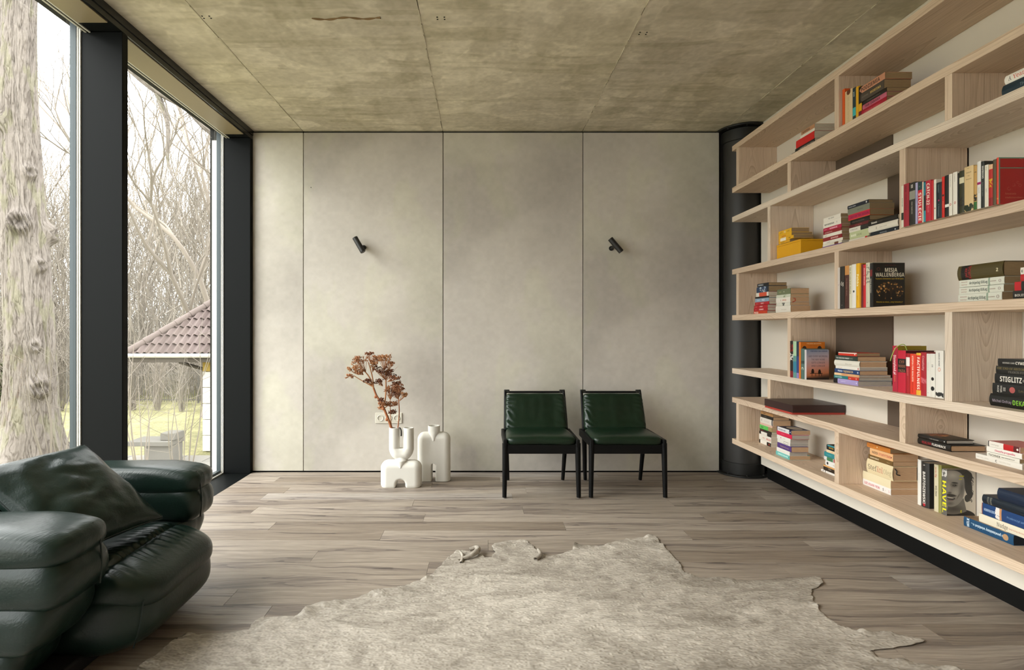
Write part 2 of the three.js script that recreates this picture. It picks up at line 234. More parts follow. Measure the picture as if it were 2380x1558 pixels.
// ------------------------------------------------------------------ armchair by the window, facing the room
{
  const a = thing('armchair', 'plump dark green leather armchair with ribbed bolster arms by the window', 'armchair', [-1.65, 0, -2.33]);
  const ox = -1.65, oz = -2.33, soft = (k, f, o) => (v, q) => { const s = n3(v.x * f, v.y * f * 1.4, v.z * f, o) * k; v.x += q.x * s; v.y += q.y * s; v.z += q.z * s; };
  // arms: three stacked bolsters over a short skirt, fronts raking back towards the floor
  for (const [name, z0, z1] of [['near', -2.045, -1.775], ['far', -2.83, -2.612]]) {
    const d = z1 - z0 + 0.006, zc = (z0 + z1) / 2 - oz, outer = name === 'near' ? 1 : -1;
    [[0.468, 0.596, -1.342, 1], [0.33, 0.52, -1.333, 1.05], [0.185, 0.378, -1.392, 1.02], [0.05, 0.232, -1.50, 0.9]].forEach(([y0, y1, xf, kd], i) => {
      const x0 = -2.0, g = cushion(xf - x0, y1 - y0, d * kd, [9, i ? 2.7 : 3.0, 4.6], [60, 20, 24], (v, q) => {
        const front = smooth(0.6, 1, q.x); v.y += 0.006 * Math.cos(q.x * 1.4) * Math.sign(q.y) * Math.abs(q.y);
        v.y += i === 0 ? -0.012 * smooth(0.3, 1, q.x) * Math.max(0, q.y) : 0; v.x += front * (-0.012 * q.y * q.y * (i + 1) * 0.5 + (i > 1 ? 0.035 * q.y : 0));
        const s = n3(v.x * 5 + i * 5, v.y * 7, v.z * 5 + i, i) * 0.004 + front * Math.sin(q.z * 13 + n3(v.x * 12, v.y * 12, v.z * 12, 3) * 4) * 0.0009; v.x += q.x * s; v.y += q.y * s; v.z += q.z * s;
      });
      const m = part(a, 'arm_bolster', g, LA); m.position.set((xf + x0) / 2 - ox, (y0 + y1) / 2, zc);
    });
    // seam round the front of the arm
    part(a, 'piping', tube([[0.285, 0.575, zc - outer * 0.05], [0.305, 0.53, zc - outer * 0.055], [0.314, 0.43, zc - outer * 0.055], [0.308, 0.36, zc - outer * 0.055]], 0.0035, 0.0035, 40, 6), LA);
  }
  // seat body bulging forward, its skirt tucked under
  const body = cushion(0.84, 0.30, 0.61, [5, 3.2, 6], [40, 24, 30], (v, q) => { v.x += (q.y < 0 ? -0.11 * q.y * q.y * smooth(0, 1, q.x) : 0); const s = n3(v.x * 4, v.y * 4, v.z * 4, 9) * 0.005; v.x += q.x * s; v.z += q.z * s; });
  part(a, 'seat_base', body, LA).position.set(-1.64 - ox, 0.165, -2.33 - oz);
  const seat = cushion(0.83, 0.17, 0.60, [5.5, 2.6, 6], [110, 20, 130], (v, q) => {
    const front = smooth(0.35, 0.7, q.x), top = smooth(0.1, 0.8, q.y);
    v.y -= 0.035 * smooth(0.45, 1, q.x) * q.x; const crease = Math.exp(-Math.pow((q.x - 0.52) / 0.035, 2)); v.y -= crease * 0.016 * top;
    const gath = Math.sin(v.z * 170 + n3(v.x * 8, 1, v.z * 14, 4) * 5) * (Math.exp(-Math.pow((q.x - 0.66) / 0.13, 2)) * 0.0026 + Math.exp(-Math.pow((q.x - 0.4) / 0.1, 2)) * 0.0045); v.y += gath * top;
    const s = n3(v.x * 6, v.y * 6, v.z * 6, 2) * 0.004; v.y += s * top; v.x += q.x * s;
  });
  part(a, 'seat_cushion', seat, LA).position.set(-1.628 - ox, 0.285, -2.33 - oz);
  part(a, 'piping', tube([[-1.245 - ox, 0.255, -2.06 - oz], [-1.25 - ox, 0.17, -2.045 - oz], [-1.28 - ox, 0.08, -2.055 - oz]], 0.003, 0.003, 20, 6), LA);
  // back of the chair against the window line
  [[0.43, 0.60], [0.28, 0.45]].forEach(([y0, y1], i) => { part(a, 'back_bolster', cushion(0.2, y1 - y0, 0.62, [3.4, 3, 8], [16, 14, 36], soft(0.004, 9, 5)), LA).position.set(-1.905 - ox, (y0 + y1) / 2, -2.33 - oz); });
  part(a, 'plinth', bx(-1.93 - ox, -1.46 - ox, 0, 0.06, -2.72 - oz, -1.9 - oz, 0.01), mat('#0c0d0d', 0.8));
}
// loose pillow leaning between back and far arm
{
  const w = 0.253, w2 = 0.245; let g = new THREE.BoxGeometry(2, 2, 2, 70, 70, 2); g.deleteAttribute('uv'); g.deleteAttribute('normal'); g = mergeVertices(g, 1e-5);
  const P = g.attributes.position;
  for (let i = 0; i < P.count; i++) {
    const x = P.getX(i), y = P.getY(i), z = P.getZ(i), ex = 1 - Math.pow(Math.abs(x), 2.6), ey = 1 - Math.pow(Math.abs(y), 2.6), th = Math.pow(Math.max(0, ex * ey), 0.5), pinx = 1 - 0.06 * (1 - y * y) * Math.abs(x), piny = 1 - 0.06 * (1 - x * x) * Math.abs(y);
    const fold = (Math.sin((x * 0.9 - y * 0.6) * 7 + vn(x * 2 + 9, y * 2 + 4) * 3) * 0.005 + vn(x * 2.2 + 20, y * 3 + 7) * 0.008 + vn(x * 7 + 3, y * 9 + 7) * 0.0016) * th;
    P.setXYZ(i, x * w2 * pinx, y * w * piny, z * (0.075 * th + 0.004) + fold);
  }
  g.computeVertexNormals(); triUV(g);
  const p = thing('pillow', 'square dark green leather pillow leaning in the armchair', 'pillow', [-1.653, 0.574, -2.258]);
  part(p, 'pillow_cover', g, LA); const e = [[-1, -1], [1, -1], [1, 1], [-1, 1], [-1, -1]].map(([x, y]) => [x * w2, y * w, 0]), pts = [];
  for (let k = 0; k < 4; k++) for (let t = 0; t < 1; t += 0.125) { const b = Math.sin(t * Math.PI) * 0.06 * w, A = e[k], B = e[k + 1], mx = lerp(A[0], B[0], t), my = lerp(A[1], B[1], t); pts.push([mx - (k === 1 ? b : k === 3 ? -b : 0), my + (k === 0 ? b : k === 2 ? -b : 0), 0]); }
  pts.push(pts[0]); part(p, 'piping', tube(pts, 0.004, 0.004, 160, 6), LA);
  // lean: local axes set from the visible top corner and front corner
  const up = new THREE.Vector3(-0.79, 0.593, -0.158).normalize(), rt = new THREE.Vector3(0.2, 0, -0.98), nrm = new THREE.Vector3(); rt.addScaledVector(up, -rt.dot(up)).normalize(); nrm.crossVectors(rt, up).normalize();
  p.quaternion.setFromRotationMatrix(new THREE.Matrix4().makeBasis(rt, up, nrm));
}

// ------------------------------------------------------------------ two low chairs
function lowChair(label, x) {
  const c = thing('lounge_chair', label, 'chair', [x, 0, -4.4], 'low green leather chairs by the concrete wall'), K = phys({ color: '#080808', roughness: 0.5, specularIntensity: 0.35 }), zf = 0.245, zb = -0.245;
  for (const s of [-1, 1]) {
    part(c, 'leg', cyl([s * 0.276, 0.006, zf], [s * 0.27, 0.405, zf - 0.01], 0.016, 0.022, 14), K);
    part(c, 'leg', cyl([s * 0.228, 0.006, zb], [s * 0.245, 0.36, zb + 0.05], 0.014, 0.02, 14), K);
    for (const [lx, lz] of [[s * 0.276, zf], [s * 0.228, zb]]) part(c, 'foot', cyl([lx, 0, lz], [lx, 0.008, lz], 0.009, 0.013, 12), mat('#8a8680', 0.5));
    part(c, 'side_rail', bx(s * 0.27 - 0.014, s * 0.27 + 0.014, 0.375, 0.435, zb + 0.02, zf + 0.012, 0.008), K);
    part(c, 'back_post', tube([[s * 0.252, 0.37, zb + 0.06], [s * 0.25, 0.5, zb + 0.03], [s * 0.246, 0.742, zb - 0.08]], 0.013, 0.011, 16, 10), K);
    part(c, 'strap', merge([bx(s * 0.232 - 0.022, s * 0.232 + 0.022, 0.716, 0.745, zb - 0.088, zb - 0.066, 0.006)]), mat('#15160f', 0.6));
  }
  part(c, 'front_rail', bx(-0.262, 0.262, 0.328, 0.398, zf - 0.022, zf + 0.004, 0.006), K);
  part(c, 'back_rail', bx(-0.245, 0.245, 0.34, 0.39, zb + 0.04, zb + 0.065, 0.006), K);
  part(c, 'top_bar', cyl([-0.25, 0.725, zb - 0.076], [0.25, 0.725, zb - 0.076], 0.009, 0.009, 10), K);
  part(c, 'seat_cushion', cushion(0.505, 0.08, 0.44, [9, 2.6, 8], [44, 12, 40], (v, q) => { const s = n3(v.x * 9 + x * 9, v.y * 9, v.z * 9, 3) * 0.003; v.y += s - 0.006 * (q.x * q.x); v.x += q.x * 0.012 * smooth(-1, 1, q.z) * 1; }), LC).position.set(0, 0.428, 0.045);
  const bk = part(c, 'back_cushion', cushion(0.49, 0.315, 0.075, [13, 12, 2.4], [80, 60, 10], (v, q) => {
    const edge = smooth(0.55, 1, Math.abs(q.x)), low = smooth(-0.4, -1, q.y); const cr = (Math.sin(v.y * 150 + v.x * 60 + n3(v.x * 9, v.y * 9, x, 2) * 6) * 0.003 * edge + n3(v.x * 11 + x * 7, v.y * 14, 1, 5) * 0.006 + n3(v.x * 26 + x * 7, v.y * 30, 1, 6) * 0.0022) * (q.z > 0 ? 1 : 0.3); v.z += cr + low * 0.012 * (q.z > 0 ? 1 : 0); v.x += q.x * 0.008 * (1 - q.y) * 0.5;
  }), LC); bk.position.set(0, 0.572, zb + 0.03); bk.rotation.x = -0.36;
}
lowChair('low black chair with crinkled green leather cushions beside the white vases', 0.4435);
lowChair('low black chair with smooth dark green leather cushions nearer the bookcase', 1.0862);
// ------------------------------------------------------------------ hide rug
const hide = textures(2048, 1024, (u, v) => {
  const w = fbm(u * 6, v * 4, 6, 4, 3, 4), a = fbm(u * 9 + w * 2, v * 7 + w, 9, 7, 5, 8), st = fbm(u * 26 + w * 3 + v * 9, v * 24 + a * 2, 26, 24, 4, 14), pore = fbm(u * 380, v * 260, 380, 260, 1, 22), pore2 = fbm(u * 150 + a * 2, v * 190 + w * 3, 150, 190, 2, 27);
  const fl = fbm(u * 60 + a * 3, v * 44 + st * 3, 60, 44, 3, 33), p = pore * 20 + pore2 * 22, t = w * 10 + a * 20 + st * 34 + fl * 22 + p - smooth(0.1, 0.4, st) * 10;
  return [167 + t, 158.5 + t, 147 + t * 0.99, 0.5 + pore * 0.35 + pore2 * 0.3 + st * 0.15];
}, 3.2, 1.6);
{
  const poly = [[-1.246,-1.861],[-1.261,-2.075],[-1.231,-2.223],[-1.210,-2.279],[-1.092,-2.289],[-1.021,-2.308],[-0.979,-2.315],[-0.959,-2.325],[-0.970,-2.362],[-0.968,-2.397],[-0.945,-2.418],[-0.896,-2.425],[-0.831,-2.429],[-0.792,-2.451],[-0.779,-2.500],[-0.750,-2.531],[-0.706,-2.551],[-0.652,-2.567],[-0.580,-2.600],[-0.547,-2.634],[-0.491,-2.660],[-0.431,-2.668],[-0.367,-2.727],[-0.321,-2.778],[-0.281,-2.807],[-0.263,-2.846],[-0.241,-2.897],[-0.216,-2.955],[-0.188,-3.049],[-0.156,-3.125],[-0.109,-3.161],[-0.048,-3.131],[-0.005,-3.089],[0.023,-3.043],[0.056,-3.060],[0.072,-3.131],[0.052,-3.218],[0.075,-3.257],[0.173,-3.310],[0.266,-3.296],[0.307,-3.193],[0.330,-3.107],[0.369,-3.072],[0.434,-3.101],[0.512,-3.168],[0.547,-3.250],[0.562,-3.218],[0.696,-3.231],[0.811,-3.296],[0.913,-3.344],[1.037,-3.371],[1.047,-3.303],[1.044,-3.155],[1.056,-3.037],[1.047,-2.971],[1.046,-2.881],[1.070,-2.826],[1.142,-2.802],[1.244,-2.787],[1.357,-2.778],[1.463,-2.797],[1.573,-2.802],[1.688,-2.821],[1.705,-2.802],[1.683,-2.759],[1.619,-2.708],[1.562,-2.651],[1.521,-2.567],[1.517,-2.519],[1.495,-2.466],[1.495,-2.415],[1.508,-2.362],[1.554,-2.321],[1.644,-2.298],[1.728,-2.270],[1.774,-2.248],[1.748,-2.226],[1.628,-2.193],[1.530,-2.181],[1.506,-2.164],[1.507,-2.130],[1.552,-2.102],[1.690,-2.073],[1.752,-2.034],[1.786,-1.951],[1.694,-1.820],[1.514,-1.742],[1.220,-1.705],[0.892,-1.588],[0.559,-1.514],[0.218,-1.573],[-0.139,-1.500],[-0.508,-1.573],[-0.831,-1.500],[-1.185,-1.588],[-1.246,-1.742]];
  const sd = (x, z) => { let d = 1e9, s = 1; for (let i = 0, j = poly.length - 1; i < poly.length; j = i++) { const [ax, az] = poly[i], [bxx, bz] = poly[j], ex = bxx - ax, ez = bz - az, wx = x - ax, wz = z - az, t = clamp((wx * ex + wz * ez) / (ex * ex + ez * ez)), qx = wx - ex * t, qz = wz - ez * t; d = Math.min(d, qx * qx + qz * qz); const c1 = z >= az, c2 = z < bz, c3 = ex * wz > ez * wx; if ((c1 && c2 && c3) || (!c1 && !c2 && !c3)) s = -s; } return s * Math.sqrt(d); };
  const cell = 0.011, X0 = -2.1, X1 = 2.35, Z0 = -3.45, Z1 = -1.4, nx = Math.ceil((X1 - X0) / cell), nz = Math.ceil((Z1 - Z0) / cell), V = [], D = new Float32Array((nx + 1) * (nz + 1));
  for (let j = 0; j <= nz; j++) for (let i = 0; i <= nx; i++) {
    let x = X0 + i * cell, z = Z0 + j * cell, d = sd(x, z) + fbm(x * 22, z * 22, NT, NT, 3, 2) * 0.011;
    if (Math.abs(d) < cell * 0.62) { const e = 0.002, gx = (sd(x + e, z) - sd(x - e, z)) / (2 * e), gz = (sd(x, z + e) - sd(x, z - e)) / (2 * e), l = gx * gx + gz * gz || 1; x -= d * gx / l; z -= d * gz / l; d = -1e-5; }
    D[j * (nx + 1) + i] = d; V.push([x, z, d]);
  }
  const tri = [], map = new Map(), pos = []; const id = (k) => { if (!map.has(k)) { map.set(k, map.size); } return map.get(k); };
  for (let j = 0; j < nz; j++) for (let i = 0; i < nx; i++) { const a = j * (nx + 1) + i, b = a + 1, c = a + nx + 1, e = c + 1; for (const t of (i + j) % 2 ? [[a, c, b], [b, c, e]] : [[a, c, e], [a, e, b]]) if (t.every((k) => D[k] <= 0)) tri.push(t.map(id)); }
  const keys = [...map.keys()], n = keys.length, P = new Float32Array(n * 6), UV = new Float32Array(n * 4);
  keys.forEach((k, q) => {
    const [x, z, d] = V[k], edge = Math.exp(d / 0.05), wob = vn(x * 9 + 40, z * 9 + 40) * 0.5 + vn(x * 21 + 40, z * 21 + 40) * 0.5;
    const y = 0.0045 + Math.max(0, wob) * 0.03 * edge + Math.max(0, vn(x * 2.3 + 9, z * 2.3 + 90)) * 0.004;
    P.set([x, y, z], q * 3); P.set([x, Math.max(0.0012, y - 0.003), z], (q + n) * 3); UV.set([x, z], q * 2); UV.set([x, z], (q + n) * 2);
  });
  const idx = [], edges = new Map(); for (const [a, b, c] of tri) { idx.push(a, b, c, a + n, c + n, b + n); for (const [p, q] of [[a, b], [b, c], [c, a]]) { const rev = q + '_' + p; if (edges.has(rev)) edges.delete(rev); else edges.set(p + '_' + q, [p, q]); } }
  for (const [p, q] of edges.values()) idx.push(p, p + n, q, q, p + n, q + n);
  let g = new THREE.BufferGeometry(); g.setAttribute('position', new THREE.BufferAttribute(P, 3)); g.setAttribute('uv', new THREE.BufferAttribute(UV, 2)); g.setIndex(idx); g.computeVertexNormals();
  const rugM = mat('#ffffff', 0.62, { map: hide.map, bumpMap: hide.bump, bumpScale: 0.005 }), r = thing('hide_rug', 'large grey-taupe animal hide rug with ragged edges on the floor', 'rug');
  part(r, 'hide', g, rugM);
  // curled-over tail strip
  part(r, 'curl', uvm(tube([[-0.13, 0.012, -3.02], [-0.075, 0.02, -3.03], [-0.04, 0.028, -3.06], [-0.02, 0.03, -3.11], [-0.035, 0.024, -3.15], [-0.07, 0.016, -3.14]], (t) => 0.016 - 0.008 * Math.abs(t - 0.55) * 2, 0, 40, 10)), rugM);
  part(r, 'curl', uvm(tube([[-0.11, 0.008, -2.98], [-0.105, 0.018, -3.05], [-0.125, 0.016, -3.12]], 0.009, 0.006, 20, 8)), rugM);
  part(r, 'curl', uvm(tube([[0.29, 0.010, -3.02], [0.32, 0.02, -3.06], [0.315, 0.02, -3.13]], 0.012, 0.008, 20, 8)), rugM);
}
// ------------------------------------------------------------------ wall lamps and sockets
function sconce(label, x, y, dir, knob) {
  const s = thing('wall_lamp', label, 'wall lamp', [x, y, ZB], 'small black wall spots'), K = mat('#191714', 0.55), c = new THREE.Vector3(knob[0], knob[1], 0.085), d = new THREE.Vector3(...dir).normalize().multiplyScalar(0.074);
  part(s, 'wall_rose', new THREE.CylinderGeometry(0.021, 0.021, 0.012, 28).rotateX(Math.PI / 2).translate(0, 0, 0.0065), K);
  part(s, 'arm', cyl([0, 0, 0.01], [knob[0] * 0.8, knob[1] * 0.8, 0.07], 0.012, 0.012, 16), K);
  const a = c.clone().sub(d), b = c.clone().add(d), r = 0.0235;
  part(s, 'spot_head', cyl(a.toArray(), b.toArray(), r, r, 32), K);
  part(s, 'lens_ring', cyl(b.clone().addScaledVector(d, 0.001).toArray(), b.clone().addScaledVector(d, 0.02).toArray(), r * 0.9, r * 0.86, 32), mat('#0b0a09', 0.4));
}
sconce('small black wall spot tilted toward the window side panel', -1.035, 1.972, [0.30, -0.5, 0.1], [-0.025, 0.012]);
sconce('small black wall spot on the panel beside the column', 1.135, 1.965, [0.36, -0.46, 0.08], [0.02, 0.015]);
{
  const s = thing('socket_plate', 'white triple wall socket behind the dried flowers', 'socket', [-0.817, 0.476, ZB]), W = mat('#c9c4b6', 0.45);
  part(s, 'frame', bx(-0.117, 0.117, -0.047, 0.047, 0, 0.009, 0.004), W);
  for (let i = -1; i < 2; i++) { const k = part(s, 'socket', new THREE.LatheGeometry([[0, 0.002], [0.019, 0.002], [0.0215, 0.013], [0.027, 0.0135], [0.029, 0.009]].map(([a, b]) => new THREE.Vector2(a, b)), 32).rotateX(Math.PI / 2).translate(i * 0.072, 0, 0), W); for (const q of [-1, 1]) part(k, 'hole', new THREE.CylinderGeometry(0.0026, 0.0026, 0.003, 10).rotateX(Math.PI / 2).translate(i * 0.072 + q * 0.0095, 0, 0.0025), M.gap); }
}
// ------------------------------------------------------------------ white ceramic vases
const ceramic = mat('#dedbd3', 0.62);
const box2 = (x, y, hx, hy, r) => { const qx = Math.abs(x) - hx + r, qy = Math.abs(y) - hy + r; return Math.hypot(Math.max(qx, 0), Math.max(qy, 0)) + Math.min(Math.max(qx, qy), 0) - r; };
const slab = (d2, z, hz, r) => { const a = d2 + r, b = Math.abs(z) - hz + r; return Math.hypot(Math.max(a, 0), Math.max(b, 0)) + Math.min(Math.max(a, b), 0) - r; };
const cone = (x, y, z, y0, r0, y1, r1) => { const t = clamp((y - y0) / (y1 - y0)), r = lerp(r0, r1, t), q = Math.hypot(x, z) - r, h = Math.max(y0 - y, y - y1), sl = Math.cos(Math.atan((r1 - r0) / (y1 - y0))); return Math.max(q * sl, h); };
{
  // tall one: two legs, shoulders and a neck that runs out in a point
  const f = (x, y, z) => {
    let o = slab(box2(x, y - 0.16, 0.136, 0.24, 0.06), z, 0.062, 0.05); o = Math.max(o, -y);
    const slot = slab(box2(x, y - 0.02, 0.016, 0.128, 0.016), z, 0.3, 0.001); o = -smin(-o, slot, 0.009);
    let nk = Math.min(cone(x, y, z - 0.012 - Math.max(0, 0.412 - y) * 0.72, 0.335, 0.003, 0.412, 0.05), cone(x, y, z - 0.012, 0.405, 0.049, 0.455, 0.05));
    o = smin(o, nk, 0.004); return Math.max(o, -cone(x, y, z - 0.012, 0.37, 0.041, 0.47, 0.041));
  };
  const v = thing('vase', 'taller white two-legged ceramic vase with a short neck', 'vase', [-0.398, 0, -4.66]); part(v, 'vase_body', sdfMesh(f, [0, 0.23, 0], 0.25, 150), ceramic);
  // stacked one: arch, double cone and a U of two tubes
  const h = (x, y, z) => {
    let o = slab(box2(x, y - 0.088, 0.163, 0.122, 0.062), z, 0.062, 0.055); o = Math.max(o, -y);
    const ar = slab(box2(x, y + 0.02, 0.036, 0.083, 0.036), z, 0.3, 0.001); o = -smin(-o, ar, 0.022);
    o = smin(o, Math.min(cone(x, y, z - 0.012 - Math.max(0, 0.212 - y) * 0.95, 0.157, 0.002, 0.212, 0.052), cone(x, y, z - 0.012, 0.211, 0.052, 0.252, 0.012)), 0.004);
    let u = 1e9; const yy = y - 0.305; // centreline of the U
    if (yy > 0) u = Math.hypot(Math.abs(x) - 0.0565, z) - 0.0425; else u = Math.min(Math.hypot(Math.hypot(x, yy) - 0.0565, z) - 0.0425, 1);
    if (yy <= 0) u = smin(u, slab(box2(x, yy + 0.03, 0.07, 0.05, 0.03), z, 0.042, 0.04), 0.02);
    u = Math.max(u, y - 0.468); o = smin(o, u, 0.005);
    return Math.max(o, -Math.max(Math.hypot(Math.abs(x) - 0.0565, z) - 0.035, 0.36 - y));
  };
  const w = thing('vase', 'white stacked ceramic vase with arched foot holding dried flowers', 'vase', [-0.643, 0, -4.475]); part(w, 'vase_body', sdfMesh(h, [0, 0.235, 0], 0.255, 150), ceramic);
  const rb = []; for (const [x, y] of [[0, 0]]) rb.push(tube([[-0.018, 0.468, 0.012], [-0.008, 0.466, 0.02], [0.0, 0.45, 0.024], [0.002, 0.42, 0.024], [0.001, 0.405, 0.023]], 0.006, 0.007, 24, 6));
  part(w, 'dark_strip', merge(rb), mat('#37322b', 0.9), 'dark strip hanging over the rim');
}
// ------------------------------------------------------------------ dried umbels
{
  const P = (x, y, z = 0) => new THREE.Vector3(-0.643 + x, y, -4.475 + z);   // metres from the vase axis and the floor
  const stemM = [mat('#9a5d36', 0.7), mat('#b07a50', 0.75)], seedM = [mat('#7c4a2b', 0.85), mat('#976440', 0.85), mat('#643a24', 0.85), mat('#a87850', 0.85)], r = rng(31);
  const seedG = new THREE.IcosahedronGeometry(1, 0);
  function umbel(o, c, rad, flat, n, from) {   // rays with little seed knots
    const g = [], s = []; const foot = from || c.clone().add(new THREE.Vector3(0.01, -rad * 1.1, 0));
    n = Math.round(n * 1.5); rad *= 1.2; for (let i = 0; i < n; i++) {
      const a = r() * 6.283, q = Math.sqrt(r()) * rad, e = c.clone().add(new THREE.Vector3(Math.cos(a) * q, (r() - 0.4) * rad * flat, Math.sin(a) * q * 0.8)); s.push(tube([foot, foot.clone().lerp(e, 0.6).add(new THREE.Vector3(0, -0.004, 0)), e], 0.0012, 0.0008, 4, 4));
      for (let k = 0; k < 8; k++) { const b = seedG.clone(), z = 0.0024 + r() * 0.0034; b.scale(z, z * 0.8, z * 1.1); b.rotateZ(r() * 3); b.rotateY(r() * 3); b.translate(e.x + (r() - 0.5) * 0.022, e.y + (r() - 0.4) * 0.016, e.z + (r() - 0.5) * 0.02); g.push(b); }
    }
    const u = part(o, 'umbel', merge(g), seedM[Math.floor(r() * 4)]); part(u, 'ray', merge(s), stemM[1]);
  }
  const base = [-0, 0, 0]; const o = thing('dried_flower', 'thick brown dried umbel stem leaning left out of the white vase', 'dried flower', base);
  part(o, 'stem', tube([P(-0.063, 0.386), P(-0.087, 0.482), P(-0.138, 0.613), P(-0.166, 0.672), P(-0.200, 0.723), P(-0.224, 0.785)], 0.0115, 0.0075, 30, 10), stemM[0]);
  part(o, 'stem', tube([P(-0.224, 0.785), P(-0.252, 0.861), P(-0.286, 0.909), P(-0.328, 0.944)], 0.0065, 0.004, 16, 8), stemM[1]);
  part(o, 'stem', tube([P(-0.224, 0.792), P(-0.231, 0.861), P(-0.249, 0.937), P(-0.266, 0.992)], 0.0055, 0.004, 16, 8), stemM[1]);
  part(o, 'stem', tube([P(-0.231, 0.796), P(-0.286, 0.827), P(-0.335, 0.854), P(-0.379, 0.882)], 0.005, 0.003, 16, 8), stemM[1]);
  part(o, 'stem', tube([P(-0.152, 0.620), P(-0.132, 0.689), P(-0.125, 0.775), P(-0.125, 0.861)], 0.0065, 0.005, 20, 8), stemM[1]);
  part(o, 'stem', tube([P(-0.145, 0.620), P(-0.118, 0.637), P(-0.094, 0.661)], 0.0045, 0.003, 12, 8), stemM[1]);
  for (const [x, y] of [[-0.207, 0.713], [-0.118, 0.531], [-0.145, 0.617]]) part(o, 'node', new THREE.IcosahedronGeometry(0.0125, 1).translate(...P(x, y).toArray()), stemM[0]);
  for (const [x, y, q, f, n, fx, fy] of [[-0.369, 0.944, 0.05, 0.8, 20, -0.341, 0.889], [-0.417, 0.875, 0.025, 0.9, 8, -0.379, 0.882], [-0.328, 1.006, 0.058, 0.7, 24, -0.286, 0.909], [-0.259, 1.057, 0.032, 0.4, 10, -0.252, 0.992], [-0.211, 1.012, 0.04, 0.9, 16, -0.252, 0.982], [-0.142, 1.019, 0.052, 0.7, 22, -0.138, 0.923], [-0.094, 0.978, 0.03, 1, 10, -0.125, 0.889], [-0.328, 0.909, 0.03, 0.8, 10, -0.304, 0.889], [-0.169, 0.923, 0.05, 0.9, 20, -0.128, 0.847], [-0.101, 0.902, 0.045, 0.9, 18, -0.125, 0.847], [-0.190, 0.833, 0.035, 0.8, 12, -0.149, 0.799], [-0.266, 0.840, 0.022, 0.8, 8, -0.238, 0.806], [-0.052, 0.861, 0.035, 0.8, 12, -0.114, 0.833], [-0.169, 0.620, 0.014, 0.8, 5, -0.152, 0.627], [-0.211, 0.964, 0.03, 1.2, 12, -0.231, 0.909]]) umbel(o, P(x, y, (r() - 0.3) * 0.05), q, f, n, P(fx, fy));
  for (const tw of [tube([P(-0.125, 1.033), P(-0.101, 1.047), P(-0.076, 1.068)], 0.0012, 0.0008, 6, 4), tube([P(-0.063, 0.916), P(-0.049, 0.937), P(-0.028, 0.957)], 0.0012, 0.0008, 6, 4)]) part(o, 'twig', tw, stemM[1]);
  const t = thing('dried_flower', 'two thin brown dried umbel stalks upright in the white vase', 'dried flower');
  part(t, 'stem', tube([P(-0.039, 0.393), P(-0.025, 0.500), P(-0.018, 0.603), P(-0.025, 0.706)], 0.005, 0.004, 20, 8), stemM[0]);
  part(t, 'stem', tube([P(-0.066, 0.393), P(-0.083, 0.500), P(-0.090, 0.586), P(-0.090, 0.689)], 0.004, 0.003, 20, 8), stemM[1]);
  for (const [x, y, q, f, n, fx, fy] of [[-0.052, 0.741, 0.045, 1.1, 22, -0.025, 0.696], [-0.087, 0.775, 0.04, 0.9, 16, -0.090, 0.689], [0.030, 0.730, 0.026, 1, 10, -0.018, 0.679], [-0.011, 0.792, 0.035, 0.9, 14, -0.025, 0.706], [-0.138, 0.661, 0.03, 0.8, 12, -0.090, 0.654], [-0.073, 0.654, 0.035, 0.7, 14, -0.090, 0.637], [-0.066, 0.593, 0.026, 0.7, 10, -0.090, 0.586], [-0.156, 0.689, 0.02, 0.9, 8, -0.097, 0.637], [-0.039, 0.820, 0.03, 0.8, 12, -0.025, 0.741]]) umbel(t, P(x, y, (r() - 0.2) * 0.05), q, f, n, P(fx, fy));
}
// ------------------------------------------------------------------ boxes on the shelves
{
  const y = thing('storage_box', 'plain bright yellow box under the yellow paperbacks', 'box', [2.10, SY[4], -3.685]), Y = mat('#e0a40c', 0.55);
  part(y, 'box_body', bx(0, 0.235, 0, 0.092, -0.298, 0, 0.002), Y); part(y, 'lid', bx(-0.001, 0.236, 0.0925, 0.105, -0.299, 0.001, 0.002), Y);
  const b = thing('keepsake_box', 'flat dark brown box with a red base edge on the seventh shelf', 'box', [2.012, SY[7], -3.628]), D = mat('#35211f', 0.35);
  part(b, 'red_base', bx(0.002, 0.343, 0, 0.013, -0.353, -0.002, 0.001), mat('#a8382c', 0.5), 'red base rim'); part(b, 'lid', bx(0, 0.345, 0.0132, 0.062, -0.355, 0, 0.002), D);
}
// ------------------------------------------------------------------ garden beyond the glass
const GY = -1.68;
const grass = textures(512, 512, (u, v) => { const a = fbm(u * 8, v * 8, 8, 8, 4, 2), c = fbm(u * 90, v * 90, 90, 90, 2, 7), t = a * 26 + c * 34; return [126 + t, 122 + t * 0.95, 84 + t * 0.75, 0.5 + c * 0.5]; }, 4, 4);
const bark = textures(1024, 1024, (u, v) => {
  const w = fbm(u * 5, v * 4, 5, 4, 3, 3), rg = 1 - Math.abs(fbm(u * 16 + w * 2.2, v * 5 + w, 16, 5, 4, 8)) * 2.6, f = fbm(u * 80, v * 60, 80, 60, 2, 14), ms = smooth(0.12, 0.35, fbm(u * 6, v * 5, 6, 5, 4, 21)), t = -smooth(0.6, 1, rg) * 26 + f * 12 + w * 8;
  return [119 + t - ms * 3, 111 + t, 104 + t - ms * 9, clamp(0.75 - smooth(0.45, 1, rg) * 0.6 + f * 0.2)];
}, 1, 1);
const barkM = mat('#ffffff', 0.95, { map: bark.map, bumpMap: bark.bump, bumpScale: 0.012 }), twigM = [mat('#82796f', 0.95), mat('#8a8278', 0.95), mat('#766e64', 0.95)];
